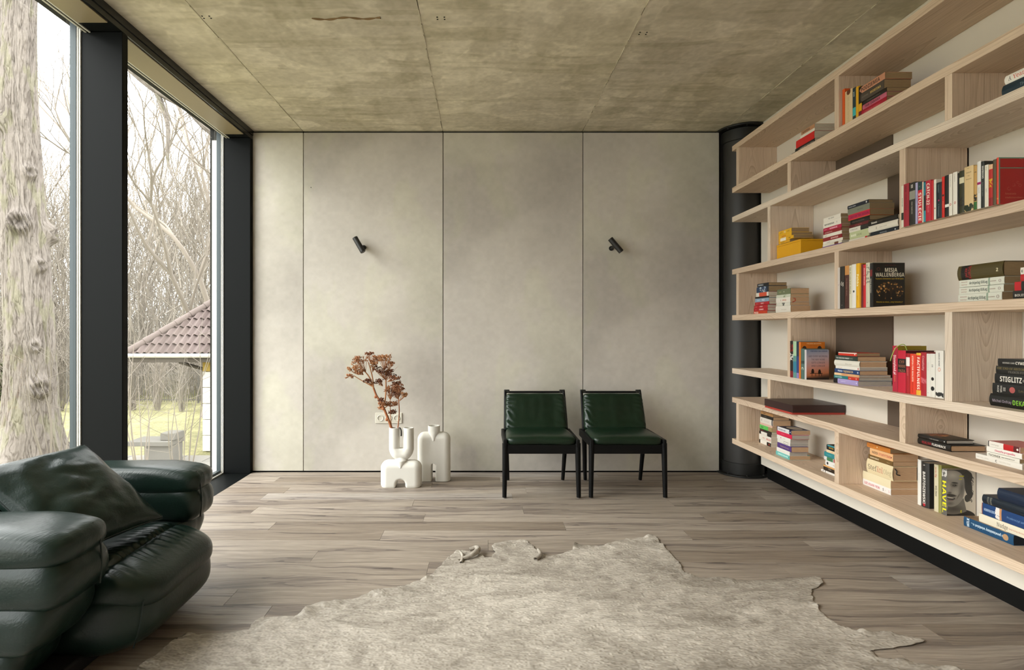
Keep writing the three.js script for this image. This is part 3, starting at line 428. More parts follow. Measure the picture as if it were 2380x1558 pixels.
{
  const g = new THREE.PlaneGeometry(90, 70, 60, 40).rotateX(-Math.PI / 2).translate(-30, GY, -22); const p = g.attributes.position; for (let i = 0; i < p.count; i++) p.setY(i, GY + vn(p.getX(i) * 0.2, p.getZ(i) * 0.2) * 0.06 - 0.02);
  g.computeVertexNormals(); single('lawn', 'mossy yellow-green lawn beyond the windows', 'lawn', uvm(g, 'x'), mat('#ffffff', 0.95, { map: grass.map, bumpMap: grass.bump, bumpScale: 0.02 })).userData.kind = 'structure';
}
// unseen pale slab added along the house to bounce light onto the ceiling
{
  const g = textures(256, 256, (u, v) => { const a = fbm(u * 50, v * 50, 50, 50, 2, 3), t = a * 50; return [186 + t, 180 + t, 168 + t, 0.5 + a]; }, 1.2, 1.2);
  const t = single('added_bounce_slab', 'unseen pale gravel slab added along the window wall to bounce light inside', 'added_reflector', uvm(bx(-3.75, -2.41, -0.4, -0.12, -4.6, 5), 'x'), mat('#ffffff', 0.95, { map: g.map, bumpMap: g.bump, bumpScale: 0.02 })); t.userData.kind = 'structure';
}
// big trunk close to the house
{
  const t = thing('tree', 'massive grey knotted tree trunk just outside the left window', 'tree', [-9.45, GY, -11.6]);
  const knots = [[1.0, 1.75, 0.5], [0.55, 5.1, 0.55], [1.25, 4.25, 0.34], [1.05, 6.15, 0.36], [-0.3, 7.1, 0.5], [2.0, 4.95, 0.5], [0.9, 2.6, 0.3]].map(([a, y, s]) => ({ a, y, s }));
  const nu = 260, nv = 420, Hh = 11.5, g = new THREE.CylinderGeometry(1, 1, Hh, nu, nv, true).translate(0, Hh / 2, 0), p = g.attributes.position, uv = g.attributes.uv;
  for (let i = 0; i < p.count; i++) {
    const a = Math.atan2(p.getX(i), p.getZ(i)), y = p.getY(i), cx = 0.10 * Math.sin(y * 0.5 + 0.6) - 0.03 * y * 0.4; let r = 0.46 - 0.012 * y + 0.5 * Math.exp(-y / 0.55) * (0.8 + 0.35 * Math.sin(a * 5 + 1)) + 0.02 * Math.sin(a * 3 + y * 0.5);
    const w = vn(a * 3 + 50, y * 1.2 + 9), ridge = 1 - Math.abs(fbm((a + 4) * 11 + w * 1.0, y * 1.1 + w, NT, NT, 3, 6)) * 2.6; r += -smooth(0.5, 1, ridge) * 0.018 + vn(a * 20 + 90, y * 9) * 0.006;
    for (const k of knots) { let da = a - k.a; da = Math.atan2(Math.sin(da), Math.cos(da)); const d = Math.hypot(da * 0.45, (y - k.y) * 0.9) / (k.s * 0.42); if (d < 2.5) r += k.s * 0.26 * (Math.exp(-Math.pow((d - 0.55) / 0.42, 2)) * (1 + 0.35 * Math.sin(da * 40 + y * 30)) - 0.25 * Math.exp(-d * d * 8)); }
    p.setXYZ(i, Math.sin(a) * r + cx, y, Math.cos(a) * r); uv.setXY(i, uv.getX(i) * 3, y * 0.42);
  }
  g.computeVertexNormals(); part(t, 'trunk', g, barkM);
  const limb = part(t, 'limb', merge([tube([[-0.1, 10.6, 0], [0.9, 10.3, 0.1], [1.7, 9.2, 0.2], [2.2, 8.45, 0.3], [2.9, 7.8, 0.35], [3.5, 7.45, 0.3], [4.0, 6.95, 0.3], [4.6, 6.7, 0.2]], 0.17, 0.09, 40, 10), tube([[2.25, 8.4, 0.3], [1.9, 8.1, 0.5], [1.5, 8.2, 0.7]], 0.05, 0.02, 14, 6), tube([[2.9, 7.75, 0.35], [3.1, 7.1, 0.3], [3.05, 6.4, 0.2], [3.3, 5.8, 0.3]], 0.06, 0.015, 20, 6)]), barkM);
}
// bare trees: recursive branching, one mesh for the trunk and limbs, one for the fine twigs
function bareTree(label, x, z, h, r0, seed, depth, lean, mi, group, spread = 0.62, trunkFrac = 0.34) {
  const r = rng(seed), t = thing('tree', label, 'tree', [x, GY, z], group), limbs = [], twigs = [];
  (function grow(a, dir, len, rad, d) {
    const b = a.clone().addScaledVector(dir, len), bend = new THREE.Vector3((r() - 0.5), (r() - 0.35) * 0.6, (r() - 0.5)).multiplyScalar(len * 0.22), m = a.clone().lerp(b, 0.5).add(bend);
    (rad > 0.012 ? limbs : twigs).push(tube([a, m, b], rad, rad * 0.68, rad > 0.03 ? 6 : 3, rad > 0.03 ? 7 : rad > 0.012 ? 5 : 3));
    if (d <= 0) return; const n = d > depth - 1 ? 3 : 2 + (r() < 0.55 ? 1 : 0);
    for (let i = 0; i < n; i++) { const nd = b.clone().sub(m).normalize().add(new THREE.Vector3(r() - 0.5, r() - 0.32, r() - 0.5).multiplyScalar(spread * 2.1)).normalize(); grow(i && d > 1 && r() < 0.5 ? m : b, nd, len * (0.62 + r() * 0.25), rad * (i ? 0.5 + r() * 0.15 : 0.68), d - 1); }
  })(new THREE.Vector3(0, -0.1, 0), new THREE.Vector3(lean, 1, 0).normalize(), h * trunkFrac, r0, depth);
  part(t, 'trunk', merge(limbs), twigM[mi]); if (twigs.length) { const tw = part(t, 'twigs', merge(twigs), twigM[mi]); tw.userData.kind = 'stuff'; }
}
bareTree('tall bare tree with a forked crown right behind the tiled roof', -9.55, -19.2, 11.5, 0.12, 4, 7, -0.03, 0, 'bare garden trees', 0.6, 0.42);
bareTree('ivy-dark bare tree standing at the right edge of the far window', -8.75, -18.2, 10, 0.14, 11, 6, 0.02, 2, 'bare garden trees', 0.6, 0.4);
{
  const r = rng(90), words = ['slim', 'straight', 'leaning', 'thin', 'forked', 'spindly', 'tall', 'low-branched', 'pale', 'crooked', 'narrow', 'wide', 'young', 'old', 'slender', 'twisted', 'upright', 'sparse'];
  for (let i = 0; i < 16; i++) { const row = Math.floor(i / 4), z = -25.5 - row * 5.2 - r() * 0.4, x = (-0.84 + 0.115 * (i % 4) + (row % 2) * 0.055) * -z; bareTree(words[i] + ' bare tree in the pale wood behind the garden fence', x, z, 11 + r() * 3, 0.07 + r() * 0.05, 100 + i, 6, (r() - 0.5) * 0.06, i % 3, 'bare trees of the wood', 0.27, 0.3 + r() * 0.08); }
  // bare shrubs in front of the fence and near the house
  const shrub = (label, x, z, h, n, m, seed, g) => { const q = rng(seed), t = thing('shrub', label, 'shrub', [x, GY, z], g), G = []; for (let i = 0; i < n; i++) { const a = q() * 6.283, s = q() * 0.36, top = new THREE.Vector3(Math.cos(a) * s * h * 0.6, h * (0.6 + q() * 0.5), Math.sin(a) * s * h * 0.6), b0 = new THREE.Vector3(Math.cos(a) * 0.08, -0.05, Math.sin(a) * 0.08), mid = b0.clone().lerp(top, 0.5).add(new THREE.Vector3(q() - 0.5, 0, q() - 0.5).multiplyScalar(h * 0.12)); G.push(tube([b0, mid, top], 0.012 * h / 2, 0.004, 5, 4)); for (let k = 0; k < 5; k++) { const f = mid.clone().lerp(top, q()), e = f.clone().add(new THREE.Vector3(q() - 0.5, 0.15 + q() * 0.4, q() - 0.5).multiplyScalar(h * 0.5)); G.push(tube([f, f.clone().lerp(e, 0.5).add(new THREE.Vector3(0, -0.03, 0)), e], 0.005, 0.002, 3, 3)); } } part(t, 'stems', merge(G), m).userData.kind = 'stuff'; };
  const adj = ['leftmost', 'second', 'third', 'fourth', 'fifth', 'sixth', 'seventh', 'eighth', 'ninth', 'rightmost'];
  for (let i = 0; i < 10; i++) { const z = -20.4 - r() * 0.6, x = (-0.84 + 0.39 * i / 9) * -z; shrub(adj[i] + ' bare shrub along the garden fence counted from the left', x, z, 1.7 + r() * 1.0, 26, twigM[i % 3], 300 + i, 'bare shrubs along the fence'); }
  shrub('bare twiggy shrub on the lawn between trunk and window fin', -8.55, -11.2, 3.3, 9, twigM[2], 401);
  shrub('bare young shrub in front of the lawn beside the pavilion', -6.1, -10.1, 2.7, 7, twigM[0], 402);
  shrub('bare twigs standing right before the white block pillar', -5.35, -10.0, 2.6, 6, twigM[2], 403);
}
// undergrowth of the wood: far too many fine twigs to count
{
  const q = rng(501), base = new THREE.CylinderGeometry(0.35, 1, 1, 4, 1, true).translate(0, 0.5, 0), n = 38000, im = new THREE.InstancedMesh(base, twigM[1], n), m = new THREE.Matrix4(), e = new THREE.Euler(), qt = new THREE.Quaternion();
  for (let i = 0; i < n; i++) { const side = i >= 24000, z = side ? 8 - q() * 31 : -23 - q() * 20, x = side ? -27 - q() * 14 : (-0.90 + q() * 0.50) * -z, y = GY + Math.pow(q(), 1.7) * 9.5 * (q() < 0.75 ? 1 : 1.3), l = 0.7 + q() * 2.0, r = 0.009 + q() * q() * 0.02; e.set((q() - 0.5) * 1.5, q() * 6.28, (q() - 0.5) * 1.5); m.compose(new THREE.Vector3(x, y, z), qt.setFromEuler(e), new THREE.Vector3(r, l, r)); im.setMatrixAt(i, m); }
  im.name = 'undergrowth'; im.userData = { label: 'dense tangle of pale bare twigs filling the wood', category: 'undergrowth', kind: 'stuff' }; shadows(im); scene.add(im);
}
// fence of slim bars, in panels
{
  const F = mat('#5a5650', 0.8);
  for (let i = 0; i < 6; i++) { const x0 = -18.3 + i * 1.75, f = thing('fence_panel', ['leftmost', 'second', 'third', 'fourth', 'fifth', 'rightmost'][i] + ' panel of the dark slim-bar garden fence', 'fence', [x0, GY, -22.3], 'garden fence panels'); for (const x of [0, 1.75]) if (x === 0 || i === 5) part(f, 'post', bx(x - 0.03, x + 0.03, 0, 1.42, -0.03, 0.03), F); for (const y of [0.14, 1.2]) part(f, 'rail', bx(0.03, 1.72, y - 0.02, y + 0.02, -0.015, 0.015), F); const g = []; for (let k = 1; k < 18; k++) g.push(bx(k * 0.097 - 0.009, k * 0.097 + 0.009, 0.05, 1.3, -0.009, 0.009)); part(f, 'bars', merge(g), F).userData.kind = 'stuff'; }
  const h = thing('house', 'low flat-roofed house far behind the trunk', 'house', [-38, GY, -46.5]), Wm = mat('#8a8578', 0.9);
  part(h, 'wall', bx(-6, 7.5, 0, 2.3, -4, 0), mat('#9a8f7c', 0.9)); part(h, 'roof', bx(-6.6, 8.1, 2.3, 2.75, -4.5, 0.7), mat('#7b756a', 0.9)); for (const x of [1.2, 3.1, 5.0]) { const wd = part(h, 'window', bx(x, x + 1.3, 0.5, 1.9, -0.02, 0.03), mat('#4a4844', 0.6)); part(wd, 'pane', bx(x + 0.07, x + 1.23, 0.57, 1.83, 0.03, 0.04), mat('#6b6a66', 0.15)); }
  const hb = thing('hedge', 'dark green clipped hedge before the low house', 'hedge', [-21.3, GY, -23.6]); const q = rng(8), lf = []; for (let i = 0; i < 2600; i++) { const s = 0.09 + q() * 0.08, g = new THREE.PlaneGeometry(s, s * 0.7); g.rotateX(q() * 6); g.rotateY(q() * 6); g.translate((q() - 0.5) * 3.4, 0.1 + q() * 1.5, (q() - 0.5) * 0.8); lf.push(g); } const hm = part(hb, 'foliage', merge(lf), mat('#4c5236', 0.9, { side: THREE.DoubleSide })); hm.userData.kind = 'stuff';
}
// pavilion with a tiled hip roof
{
  const x0 = -8.23, Y0 = 0.70 - GY, z0 = -13, tan = 0.924, run = 3.0, x1 = x0 + 2 * run, p = thing('pavilion', 'small garden pavilion with a hipped tile roof and white block pillar', 'pavilion', [0, GY, 0]);
  const tileM = ['#5f524d', '#584b47', '#665955'].map((c) => mat(c, 0.85)), ridgeM = mat('#6a5e59', 0.85), wood = mat('#4c453c', 0.8);
  const apex = [x0 + run, Y0 + run * tan, z0 - run], tri = (pts) => { const g = new THREE.BufferGeometry(); g.setAttribute('position', new THREE.Float32BufferAttribute(pts.flat(), 3)); g.computeVertexNormals(); g.setAttribute('uv', new THREE.Float32BufferAttribute(pts.flatMap((q) => [q[0], q[1]]), 2)); return g; };
  const d = 0.05; part(p, 'roof_deck', tri([[x0, Y0 - d, z0], [x1, Y0 - d, z0], [apex[0], apex[1] - d, apex[2]], [x0, Y0 - d, z0 - 2 * run], [x0, Y0 - d, z0], [apex[0], apex[1] - d, apex[2]], [x1, Y0 - d, z0], [x1, Y0 - d, z0 - 2 * run], [apex[0], apex[1] - d, apex[2]]]), mat('#5a4c46', 0.9));
  // S-profile tiles, each a curved sheet with thickness, laid in courses up the front slope
  const course = 0.30, slope = Math.atan(tan), tw = 0.335, prof = (s) => 0.028 * Math.sin(s * Math.PI * 4), tg = (() => { const n = 12, P = [], I = [], L = 0.36, th = 0.014; for (let j = 0; j < 2; j++) for (let k = 0; k < 2; k++) for (let i = 0; i <= n; i++) P.push((i / n - 0.5) * tw, prof(i / n) - (j ? th : 0) + (k ? -0.004 : 0.026), k ? -L : 0); const id = (j, k, i) => (j * 2 + k) * (n + 1) + i; for (let i = 0; i < n; i++) { I.push(id(0, 0, i), id(0, 0, i + 1), id(0, 1, i), id(0, 1, i), id(0, 0, i + 1), id(0, 1, i + 1), id(1, 0, i), id(0, 0, i), id(1, 0, i + 1), id(1, 0, i + 1), id(0, 0, i), id(0, 0, i + 1)); I.reverse; } const g = new THREE.BufferGeometry(); g.setAttribute('position', new THREE.Float32BufferAttribute(P, 3)); g.setIndex(I); const q = g.toNonIndexed(); q.computeVertexNormals(); q.setAttribute('uv', new THREE.Float32BufferAttribute(new Array(q.attributes.position.count * 2).fill(0), 2)); return q; })();
  const r = rng(3);
  for (let c = 0; c < 13; c++) { const up = c * course, h = up * Math.sin(slope), back = up * Math.cos(slope), w = run - back; for (let x = x0 + back + 0.02; x < Math.min(x1 - back, -4.2); x += tw) { const m = part(p, 'roof_tile', tg, tileM[Math.floor(r() * 3)]); m.position.set(x + tw / 2, Y0 + h, z0 - back); m.rotation.x = slope; } }
  // hip caps
  for (let k = 0; k < 12; k++) { const a = k * 0.24, b = a + 0.265, pt = (t) => [x0 + t, Y0 + t * tan + 0.045, z0 - t]; const g = cyl(pt(a), pt(b), 0.085, 0.07, 14); part(p, 'hip_tile', g, ridgeM); }
  part(p, 'fascia', bx(x0 - 0.03, x1, Y0 - 0.2, Y0 - 0.03, z0 - 0.06, z0 - 0.02), wood); part(p, 'gutter', cyl([x0 - 0.05, Y0 - 0.05, z0 + 0.04], [-4.3, Y0 - 0.05, z0 + 0.04], 0.05, 0.05, 12), mat('#b8b4ac', 0.5)); part(p, 'soffit', bx(x0, x1, Y0 - 0.21, Y0 - 0.19, z0 - 1.4, z0 - 0.06), wood);
  part(p, 'brace', cyl([-7.35, Y0 - 0.24, z0 - 0.6], [-6.0, Y0 - 0.62, z0 - 0.6], 0.04, 0.04, 8), wood);
  const bl = mat('#d0cbbf', 0.9), yl = mat('#a58c46', 0.9); for (let k = 0; k < 6; k++) part(p, 'block', bx(-6.72, -6.05, k * 0.385 + 0.006, k * 0.385 + 0.379, z0 - 0.9, z0 - 0.45, 0.012), k === 5 ? yl : bl);
  part(p, 'wall', bx(-6.06, -3.0, 0, Y0 - 0.2, z0 - 0.85, z0 - 0.5), bl);
  part(p, 'post', bx(-7.9, -7.82, 0, Y0 - 0.2, z0 - 5.2, z0 - 5.12), wood);
  const pv = thing('paving', 'pale concrete slab terrace in front of the pavilion', 'paving', [0, GY, 0]), sm = ['#7c7972', '#837f78'].map((c) => mat(c, 0.9)); for (let i = 0; i < 8; i++) for (let j = 0; j < 4; j++) part(pv, 'slab', bx(-8.6 + i * 0.62 + j * 0.5, -8.6 + i * 0.62 + 0.6 + j * 0.5, -0.02, 0.05, -12.85 + j * 0.62, -12.85 + j * 0.62 + 0.6, 0.01), sm[(i + j) % 2]).receiveShadow = true;
  const g = thing('grill', 'squat grey stone garden grill with slab top on the terrace', 'grill', [-6.9, GY + 0.05, -12.1]), gm = mat('#66635d', 0.9); part(g, 'foot', bx(-0.26, 0.3, 0, 0.42, -0.25, 0.25, 0.02), gm); part(g, 'slab_top', bx(-0.6, 0.32, 0.42, 0.52, -0.32, 0.32, 0.015), gm); part(g, 'chimney', bx(0.05, 0.36, 0.52, 0.68, -0.2, 0.2, 0.02), gm);
}
// ------------------------------------------------------------------ books: one print sheet holds every spine and cover
const AT = 2048, PX = 1080, sheet = document.createElement('canvas'); sheet.width = sheet.height = AT;
const cx2 = sheet.getContext('2d'); cx2.fillStyle = '#888'; cx2.fillRect(0, 0, AT, AT);
const rows = new Map(); let free = 2;   // rows of like height
function alloc(w, h) { w = Math.ceil(w); h = Math.ceil(h); const hb = h > 120 ? 276 : Math.ceil(h / 9) * 9; let r = rows.get(hb); if (!r || r.x + w + 3 > AT) { r = { x: 2, y: free }; rows.set(hb, r); free += hb + 3; } if (free > AT) throw new Error('print sheet full'); const q = { x: r.x, y: r.y, w, h }; r.x += w + 3; return q; }
const uvOf = (q, u, v) => [(q.x + 1 + u * (q.w - 2)) / AT, 1 - (q.y + 1 + (1 - v) * (q.h - 2)) / AT];
function fit(c, str, x, y, maxW, size, font, stretch = false) { c.font = font.replace('#', size.toFixed(1)); const w = c.measureText(str).width; c.save(); c.translate(x, y); if (w > maxW || stretch) c.scale(Math.min(maxW / w, 1.9), 1); c.fillText(str, 0, 0); c.restore(); return Math.min(w, maxW); }
function spinePrint(l, t, color, tx) {
  const q = alloc(Math.max(40, l * PX), Math.max(8, t * PX)), c = cx2; c.save(); c.beginPath(); c.rect(q.x, q.y, q.w, q.h); c.clip(); c.fillStyle = color; c.fillRect(q.x, q.y, q.w, q.h); c.translate(q.x, q.y); c.textBaseline = 'middle';
  const r = rng(Math.round(l * 1e5 + t * 1e6)), sorted = tx.map((e) => e[2]).sort((a, b) => a - b);
  for (const [str, col, at, size, st = ''] of tx) {
    c.fillStyle = c.strokeStyle = col; const x = at * q.w, s = size * q.h;
    if (st === 'r') c.fillRect(x, 0, (size - at) * q.w, q.h);
    else if (st === 'edge') { c.fillRect(0, 0, q.w, q.h * 0.1); c.fillRect(0, q.h * 0.88, q.w, q.h * 0.12); }
    else if (st === 'topedge') c.fillRect(x, 0, (size - at) * q.w, q.h * 0.3);
    else if (st === 'edgebox') { c.lineWidth = 2; c.strokeRect(x, q.h * 0.2, (size - at) * q.w, q.h * 0.55); }
    else if (st === 'blob') for (let i = 0; i < 26; i++) { c.beginPath(); c.arc(x + r() * (size - at) * q.w, r() * q.h, 1 + r() * q.h * 0.16, 0, 7); c.fill(); }
    else if (st === 'dot') { c.beginPath(); c.ellipse(x, q.h / 2, s * 0.5, s * 0.5, 0, 0, 7); c.fill(); }
    else if (st === 'ring') { c.lineWidth = 2; c.beginPath(); c.ellipse(x, q.h / 2, s * 0.6, s * 0.42, 0, 0, 7); c.stroke(); }
    else {
      const next = sorted.find((v) => v > at + 0.005) ?? 0.97, room = Math.max(6, (next - at) * q.w - 3), font = (st.includes('b') ? 'bold ' : '') + '#px ' + (st.startsWith('s') ? 'serif' : 'sans-serif');
      if (st === 'v') { c.save(); c.translate(x + s * 0.5, q.h / 2); c.rotate(Math.PI / 2 * -1); c.textAlign = 'center'; fit(c, str, 0, 0, q.h * 0.86, Math.min(s, room), 'bold #px sans-serif'); c.restore(); }
      else if (st === '2t') { fit(c, str, x, q.h * 0.33, room, s, font); fit(c, 'Sołżenicyn', x, q.h * 0.68, room, s, font); }
      else if (st.startsWith('flip')) { c.save(); c.translate(x + room / 2, q.h / 2); c.rotate(Math.PI); c.textAlign = 'center'; fit(c, str, 0, 0, room, s, 'bold #px serif'); c.restore(); }
      else if (st === 'sT') fit(c, str, x, q.h * 0.3, q.w * 0.6, s, font); else if (st === 'sB') fit(c, str, x, q.h * 0.72, q.w * 0.6, s, font);
      else fit(c, str, x, q.h * 0.53, room, s, font, st === 'bx');
    }
  }
  c.restore(); return q;
}
// cover prints: drawn upright, spine at the left
const COVERS = {
  redcover: (c, w, h) => { c.fillStyle = '#a80d12'; c.fillRect(0, 0, w, h); c.fillStyle = '#5d8d78'; c.fillRect(0, 0, w, h * 0.03); c.fillRect(0, 0, w * 0.035, h); c.fillRect(0, h * 0.22, w, h * 0.02); c.strokeStyle = '#c58a6a'; c.lineWidth = 1; const r = rng(4); for (let i = 0; i < 16; i++) { c.beginPath(); c.arc(w * (0.2 + r() * 0.6), h * (0.06 + (i > 5 ? 0.38 + r() * 0.3 : r() * 0.1)), 2 + r() * 5, r() * 6, r() * 6 + 2); c.stroke(); } c.fillStyle = '#c99a6a'; c.textBaseline = 'middle'; fit(c, 'Szwajcaria', w * 0.15, h * 0.78, w * 0.6, h * 0.045, '#px serif'); fit(c, 'międzynarodowo dawnych', w * 0.15, h * 0.86, w * 0.75, h * 0.045, '#px serif'); },
  blackcover: (c, w, h) => {
    c.fillStyle = '#0c0a09'; c.fillRect(0, 0, w, h); c.textBaseline = 'middle'; c.textAlign = 'center'; c.fillStyle = '#6a1414'; fit(c, 'ALEX KERSHAW', w * 0.55, h * 0.06, w * 0.6, h * 0.035, 'bold #px sans-serif'); c.strokeStyle = '#b0503c'; c.lineWidth = 1.4; c.beginPath(); c.ellipse(w * 0.17, h * 0.145, w * 0.05, h * 0.03, 0, 0, 7); c.stroke();
    c.fillStyle = '#e8e2cc'; fit(c, 'MISJA', w * 0.56, h * 0.165, w * 0.4, h * 0.12, 'bold #px sans-serif'); fit(c, 'WALLENBERGA', w * 0.53, h * 0.275, w * 0.9, h * 0.12, 'bold #px sans-serif'); c.fillStyle = '#d8b01c'; fit(c, 'Pojedynek z Eichmannem o życie 100 000 Żydów', w * 0.52, h * 0.365, w * 0.88, h * 0.04, 'bold #px sans-serif'); fit(c, 'Historia na miarę „Listy Schindlera”', w * 0.52, h * 0.885, w * 0.84, h * 0.045, 'bold #px sans-serif');
    c.save(); c.beginPath(); c.ellipse(w * 0.53, h * 0.63, w * 0.42, h * 0.2, 0, 0, 7); c.clip(); c.fillStyle = '#2a1a0c'; c.fillRect(0, 0, w, h); const r = rng(6); for (let i = 0; i < 150; i++) { const x = r() * w, y = h * (0.43 + r() * 0.4); c.fillStyle = ['#c08a4a', '#8a5a2a', '#d8a868', '#4a3018', '#1a100a'][Math.floor(r() * 5)]; c.beginPath(); c.ellipse(x, y, w * 0.025, h * 0.018, 0, 0, 7); c.fill(); } c.fillStyle = '#100a07'; for (const x of [0.3, 0.47, 0.66]) { c.beginPath(); c.ellipse(w * x, h * 0.76, w * 0.075, h * 0.14, 0, 0, 7); c.fill(); } c.restore();
  },
  orangecover: (c, w, h) => { c.fillStyle = '#d2731a'; c.fillRect(0, 0, w, h); c.fillStyle = '#f0d8b8'; c.textAlign = 'center'; fit(c, 'FREDRIK BACKMAN', w * 0.55, h * 0.06, w * 0.75, h * 0.045, '#px sans-serif'); c.fillStyle = '#a8541a'; fit(c, 'A MAN CALLED', w * 0.5, h * 0.12, w * 0.5, h * 0.035, '#px sans-serif'); c.fillStyle = '#2f2018'; for (const x of [0.16, 0.78]) { c.beginPath(); c.ellipse(w * x, h * 0.2, w * 0.09, h * 0.09, 0, 0, 7); c.fill(); } },
  sunsetcover: (c, w, h) => {
    const g = c.createLinearGradient(0, 0, w * 0.2, h); g.addColorStop(0, '#7f8da6'); g.addColorStop(0.3, '#b9a6ac'); g.addColorStop(0.62, '#cf9080'); g.addColorStop(0.85, '#c4764e'); g.addColorStop(1, '#3a2a20'); c.fillStyle = g; c.fillRect(0, 0, w, h); c.textAlign = 'center'; c.textBaseline = 'middle'; c.fillStyle = '#3b4864'; fit(c, 'FREDRIK BACKMAN', w * 0.55, h * 0.06, w * 0.8, h * 0.06, 'bold #px sans-serif'); c.fillStyle = '#574a52'; ['AND EVERY MORNING', 'THE WAY HOME', 'GETS LONGER', 'AND LONGER'].forEach((s, i) => fit(c, s, w * 0.52, h * (0.23 + i * 0.105), w * (i ? 0.6 : 0.85), h * 0.075, '#px sans-serif'));
    c.fillStyle = '#231712'; for (const [x, y] of [[0.28, 0.72], [0.58, 0.74]]) { c.beginPath(); c.ellipse(w * x, h * (y - 0.05), w * 0.045, h * 0.03, 0, 0, 7); c.fill(); c.fillRect(w * (x - 0.06), h * (y - 0.03), w * 0.12, h * 0.1); } c.fillRect(w * 0.16, h * 0.78, w * 0.55, h * 0.018); for (const x of [0.24, 0.4, 0.55, 0.66]) c.fillRect(w * x, h * 0.78, w * 0.02, h * 0.1); c.fillRect(0, h * 0.94, w, h * 0.06);
  },
  olivecover: (c, w, h) => { c.fillStyle = '#96801c'; c.fillRect(0, 0, w, h); c.fillStyle = '#4a1420'; c.fillRect(0, h * 0.21, w, h); c.fillStyle = '#5a4c14'; c.textAlign = 'center'; fit(c, 'MARTINA DEUTSCH', w * 0.5, h * 0.11, w * 0.7, h * 0.05, '#px sans-serif'); },
  redgreenribbon: (c, w, h) => { c.fillStyle = '#55131f'; c.fillRect(0, 0, w, h); },
  whitecover: (c, w, h) => { c.fillStyle = '#dcd7cd'; c.fillRect(0, 0, w, h); c.fillStyle = '#7a2c20'; c.fillRect(w * 0.12, h * 0.35, w * 0.3, h * 0.1); },
  orangetop: (c, w, h) => { c.fillStyle = '#17120f'; c.fillRect(0, 0, w, h); const r = rng(12); for (let i = 0; i < 40; i++) { c.fillStyle = ['#a8512a', '#7c3a1e', '#d09a4c', '#8a4426'][Math.floor(r() * 4)]; c.beginPath(); c.ellipse(w * (0.2 + r() * 0.7), h * (0.08 + r() * 0.4), 4 + r() * 12, 3 + r() * 9, 0, 0, 7); c.fill(); } },
  ovaltop: (c, w, h) => { c.fillStyle = '#1d2244'; c.fillRect(0, 0, w, h); c.fillStyle = '#b4a896'; c.beginPath(); c.ellipse(w * 0.55, h * 0.5, w * 0.34, h * 0.36, 0, 0, 7); c.fill(); c.fillStyle = '#8f8474'; c.textAlign = 'center'; c.save(); c.translate(w * 0.55, h * 0.5); c.rotate(Math.PI / 2); fit(c, 'TAJNY OGRÓD', 0, 0, h * 0.6, w * 0.14, 'bold #px serif'); c.restore(); },
  browntop: (c, w, h) => { c.fillStyle = '#8a6a48'; c.fillRect(0, 0, w, h); const r = rng(15); for (let i = 0; i < 50; i++) { c.fillStyle = ['#6a4c30', '#a88a60', '#c0a888', '#4a3420', '#b89a70'][Math.floor(r() * 5)]; c.beginPath(); c.ellipse(w * r(), h * r(), 6 + r() * 26, 3 + r() * 8, r() * 3, 0, 7); c.fill(); } c.fillStyle = '#123e60'; c.fillRect(0, h * 0.86, w, h * 0.14); },
  portrait: (c, w, h) => {   // black-and-white close-up of a smiling man
    c.fillStyle = '#c9c0b0'; c.fillRect(0, 0, w, h);
    const E = (x, y, a, b, col, ro = 0, soft = 0) => { c.save(); c.translate(w * x, h * y); c.rotate(ro); c.scale(w * a, h * b); if (soft) { const g = c.createRadialGradient(0, 0, 1 - soft, 0, 0, 1); g.addColorStop(0, col); g.addColorStop(1, col + '00'); c.fillStyle = g; } else c.fillStyle = col; c.beginPath(); c.arc(0, 0, 1, 0, 7); c.fill(); c.restore(); };
    E(0.36, 0.07, 0.46, 0.12, '#3a3732', 0.12); E(0.66, 0.2, 0.2, 0.17, '#34312c', 0.5); E(0.74, 0.36, 0.13, 0.2, '#2f2c28', -0.1); E(0.79, 0.53, 0.1, 0.1, '#2a2723'); E(0.7, 0.62, 0.09, 0.08, '#33302b'); E(0.35, 1.0, 0.62, 0.15, '#24211e');
    c.fillStyle = '#6f6a62'; c.beginPath(); c.moveTo(w * 0.05, h * 0.74); c.lineTo(w * 0.58, h * 0.62); c.lineTo(w * 0.68, h * 0.9); c.quadraticCurveTo(w * 0.3, h * 1.0, 0, h * 0.95); c.fill(); E(0.25, 0.85, 0.4, 0.1, '#4d4943', 0, 0.9);
    c.fillStyle = '#8d877d'; c.beginPath(); c.moveTo(0, h * 0.02); c.quadraticCurveTo(w * 0.52, -h * 0.02, w * 0.6, h * 0.22); c.quadraticCurveTo(w * 0.64, h * 0.48, w * 0.54, h * 0.64); c.quadraticCurveTo(w * 0.36, h * 0.82, w * 0.1, h * 0.8); c.lineTo(0, h * 0.78); c.fill();
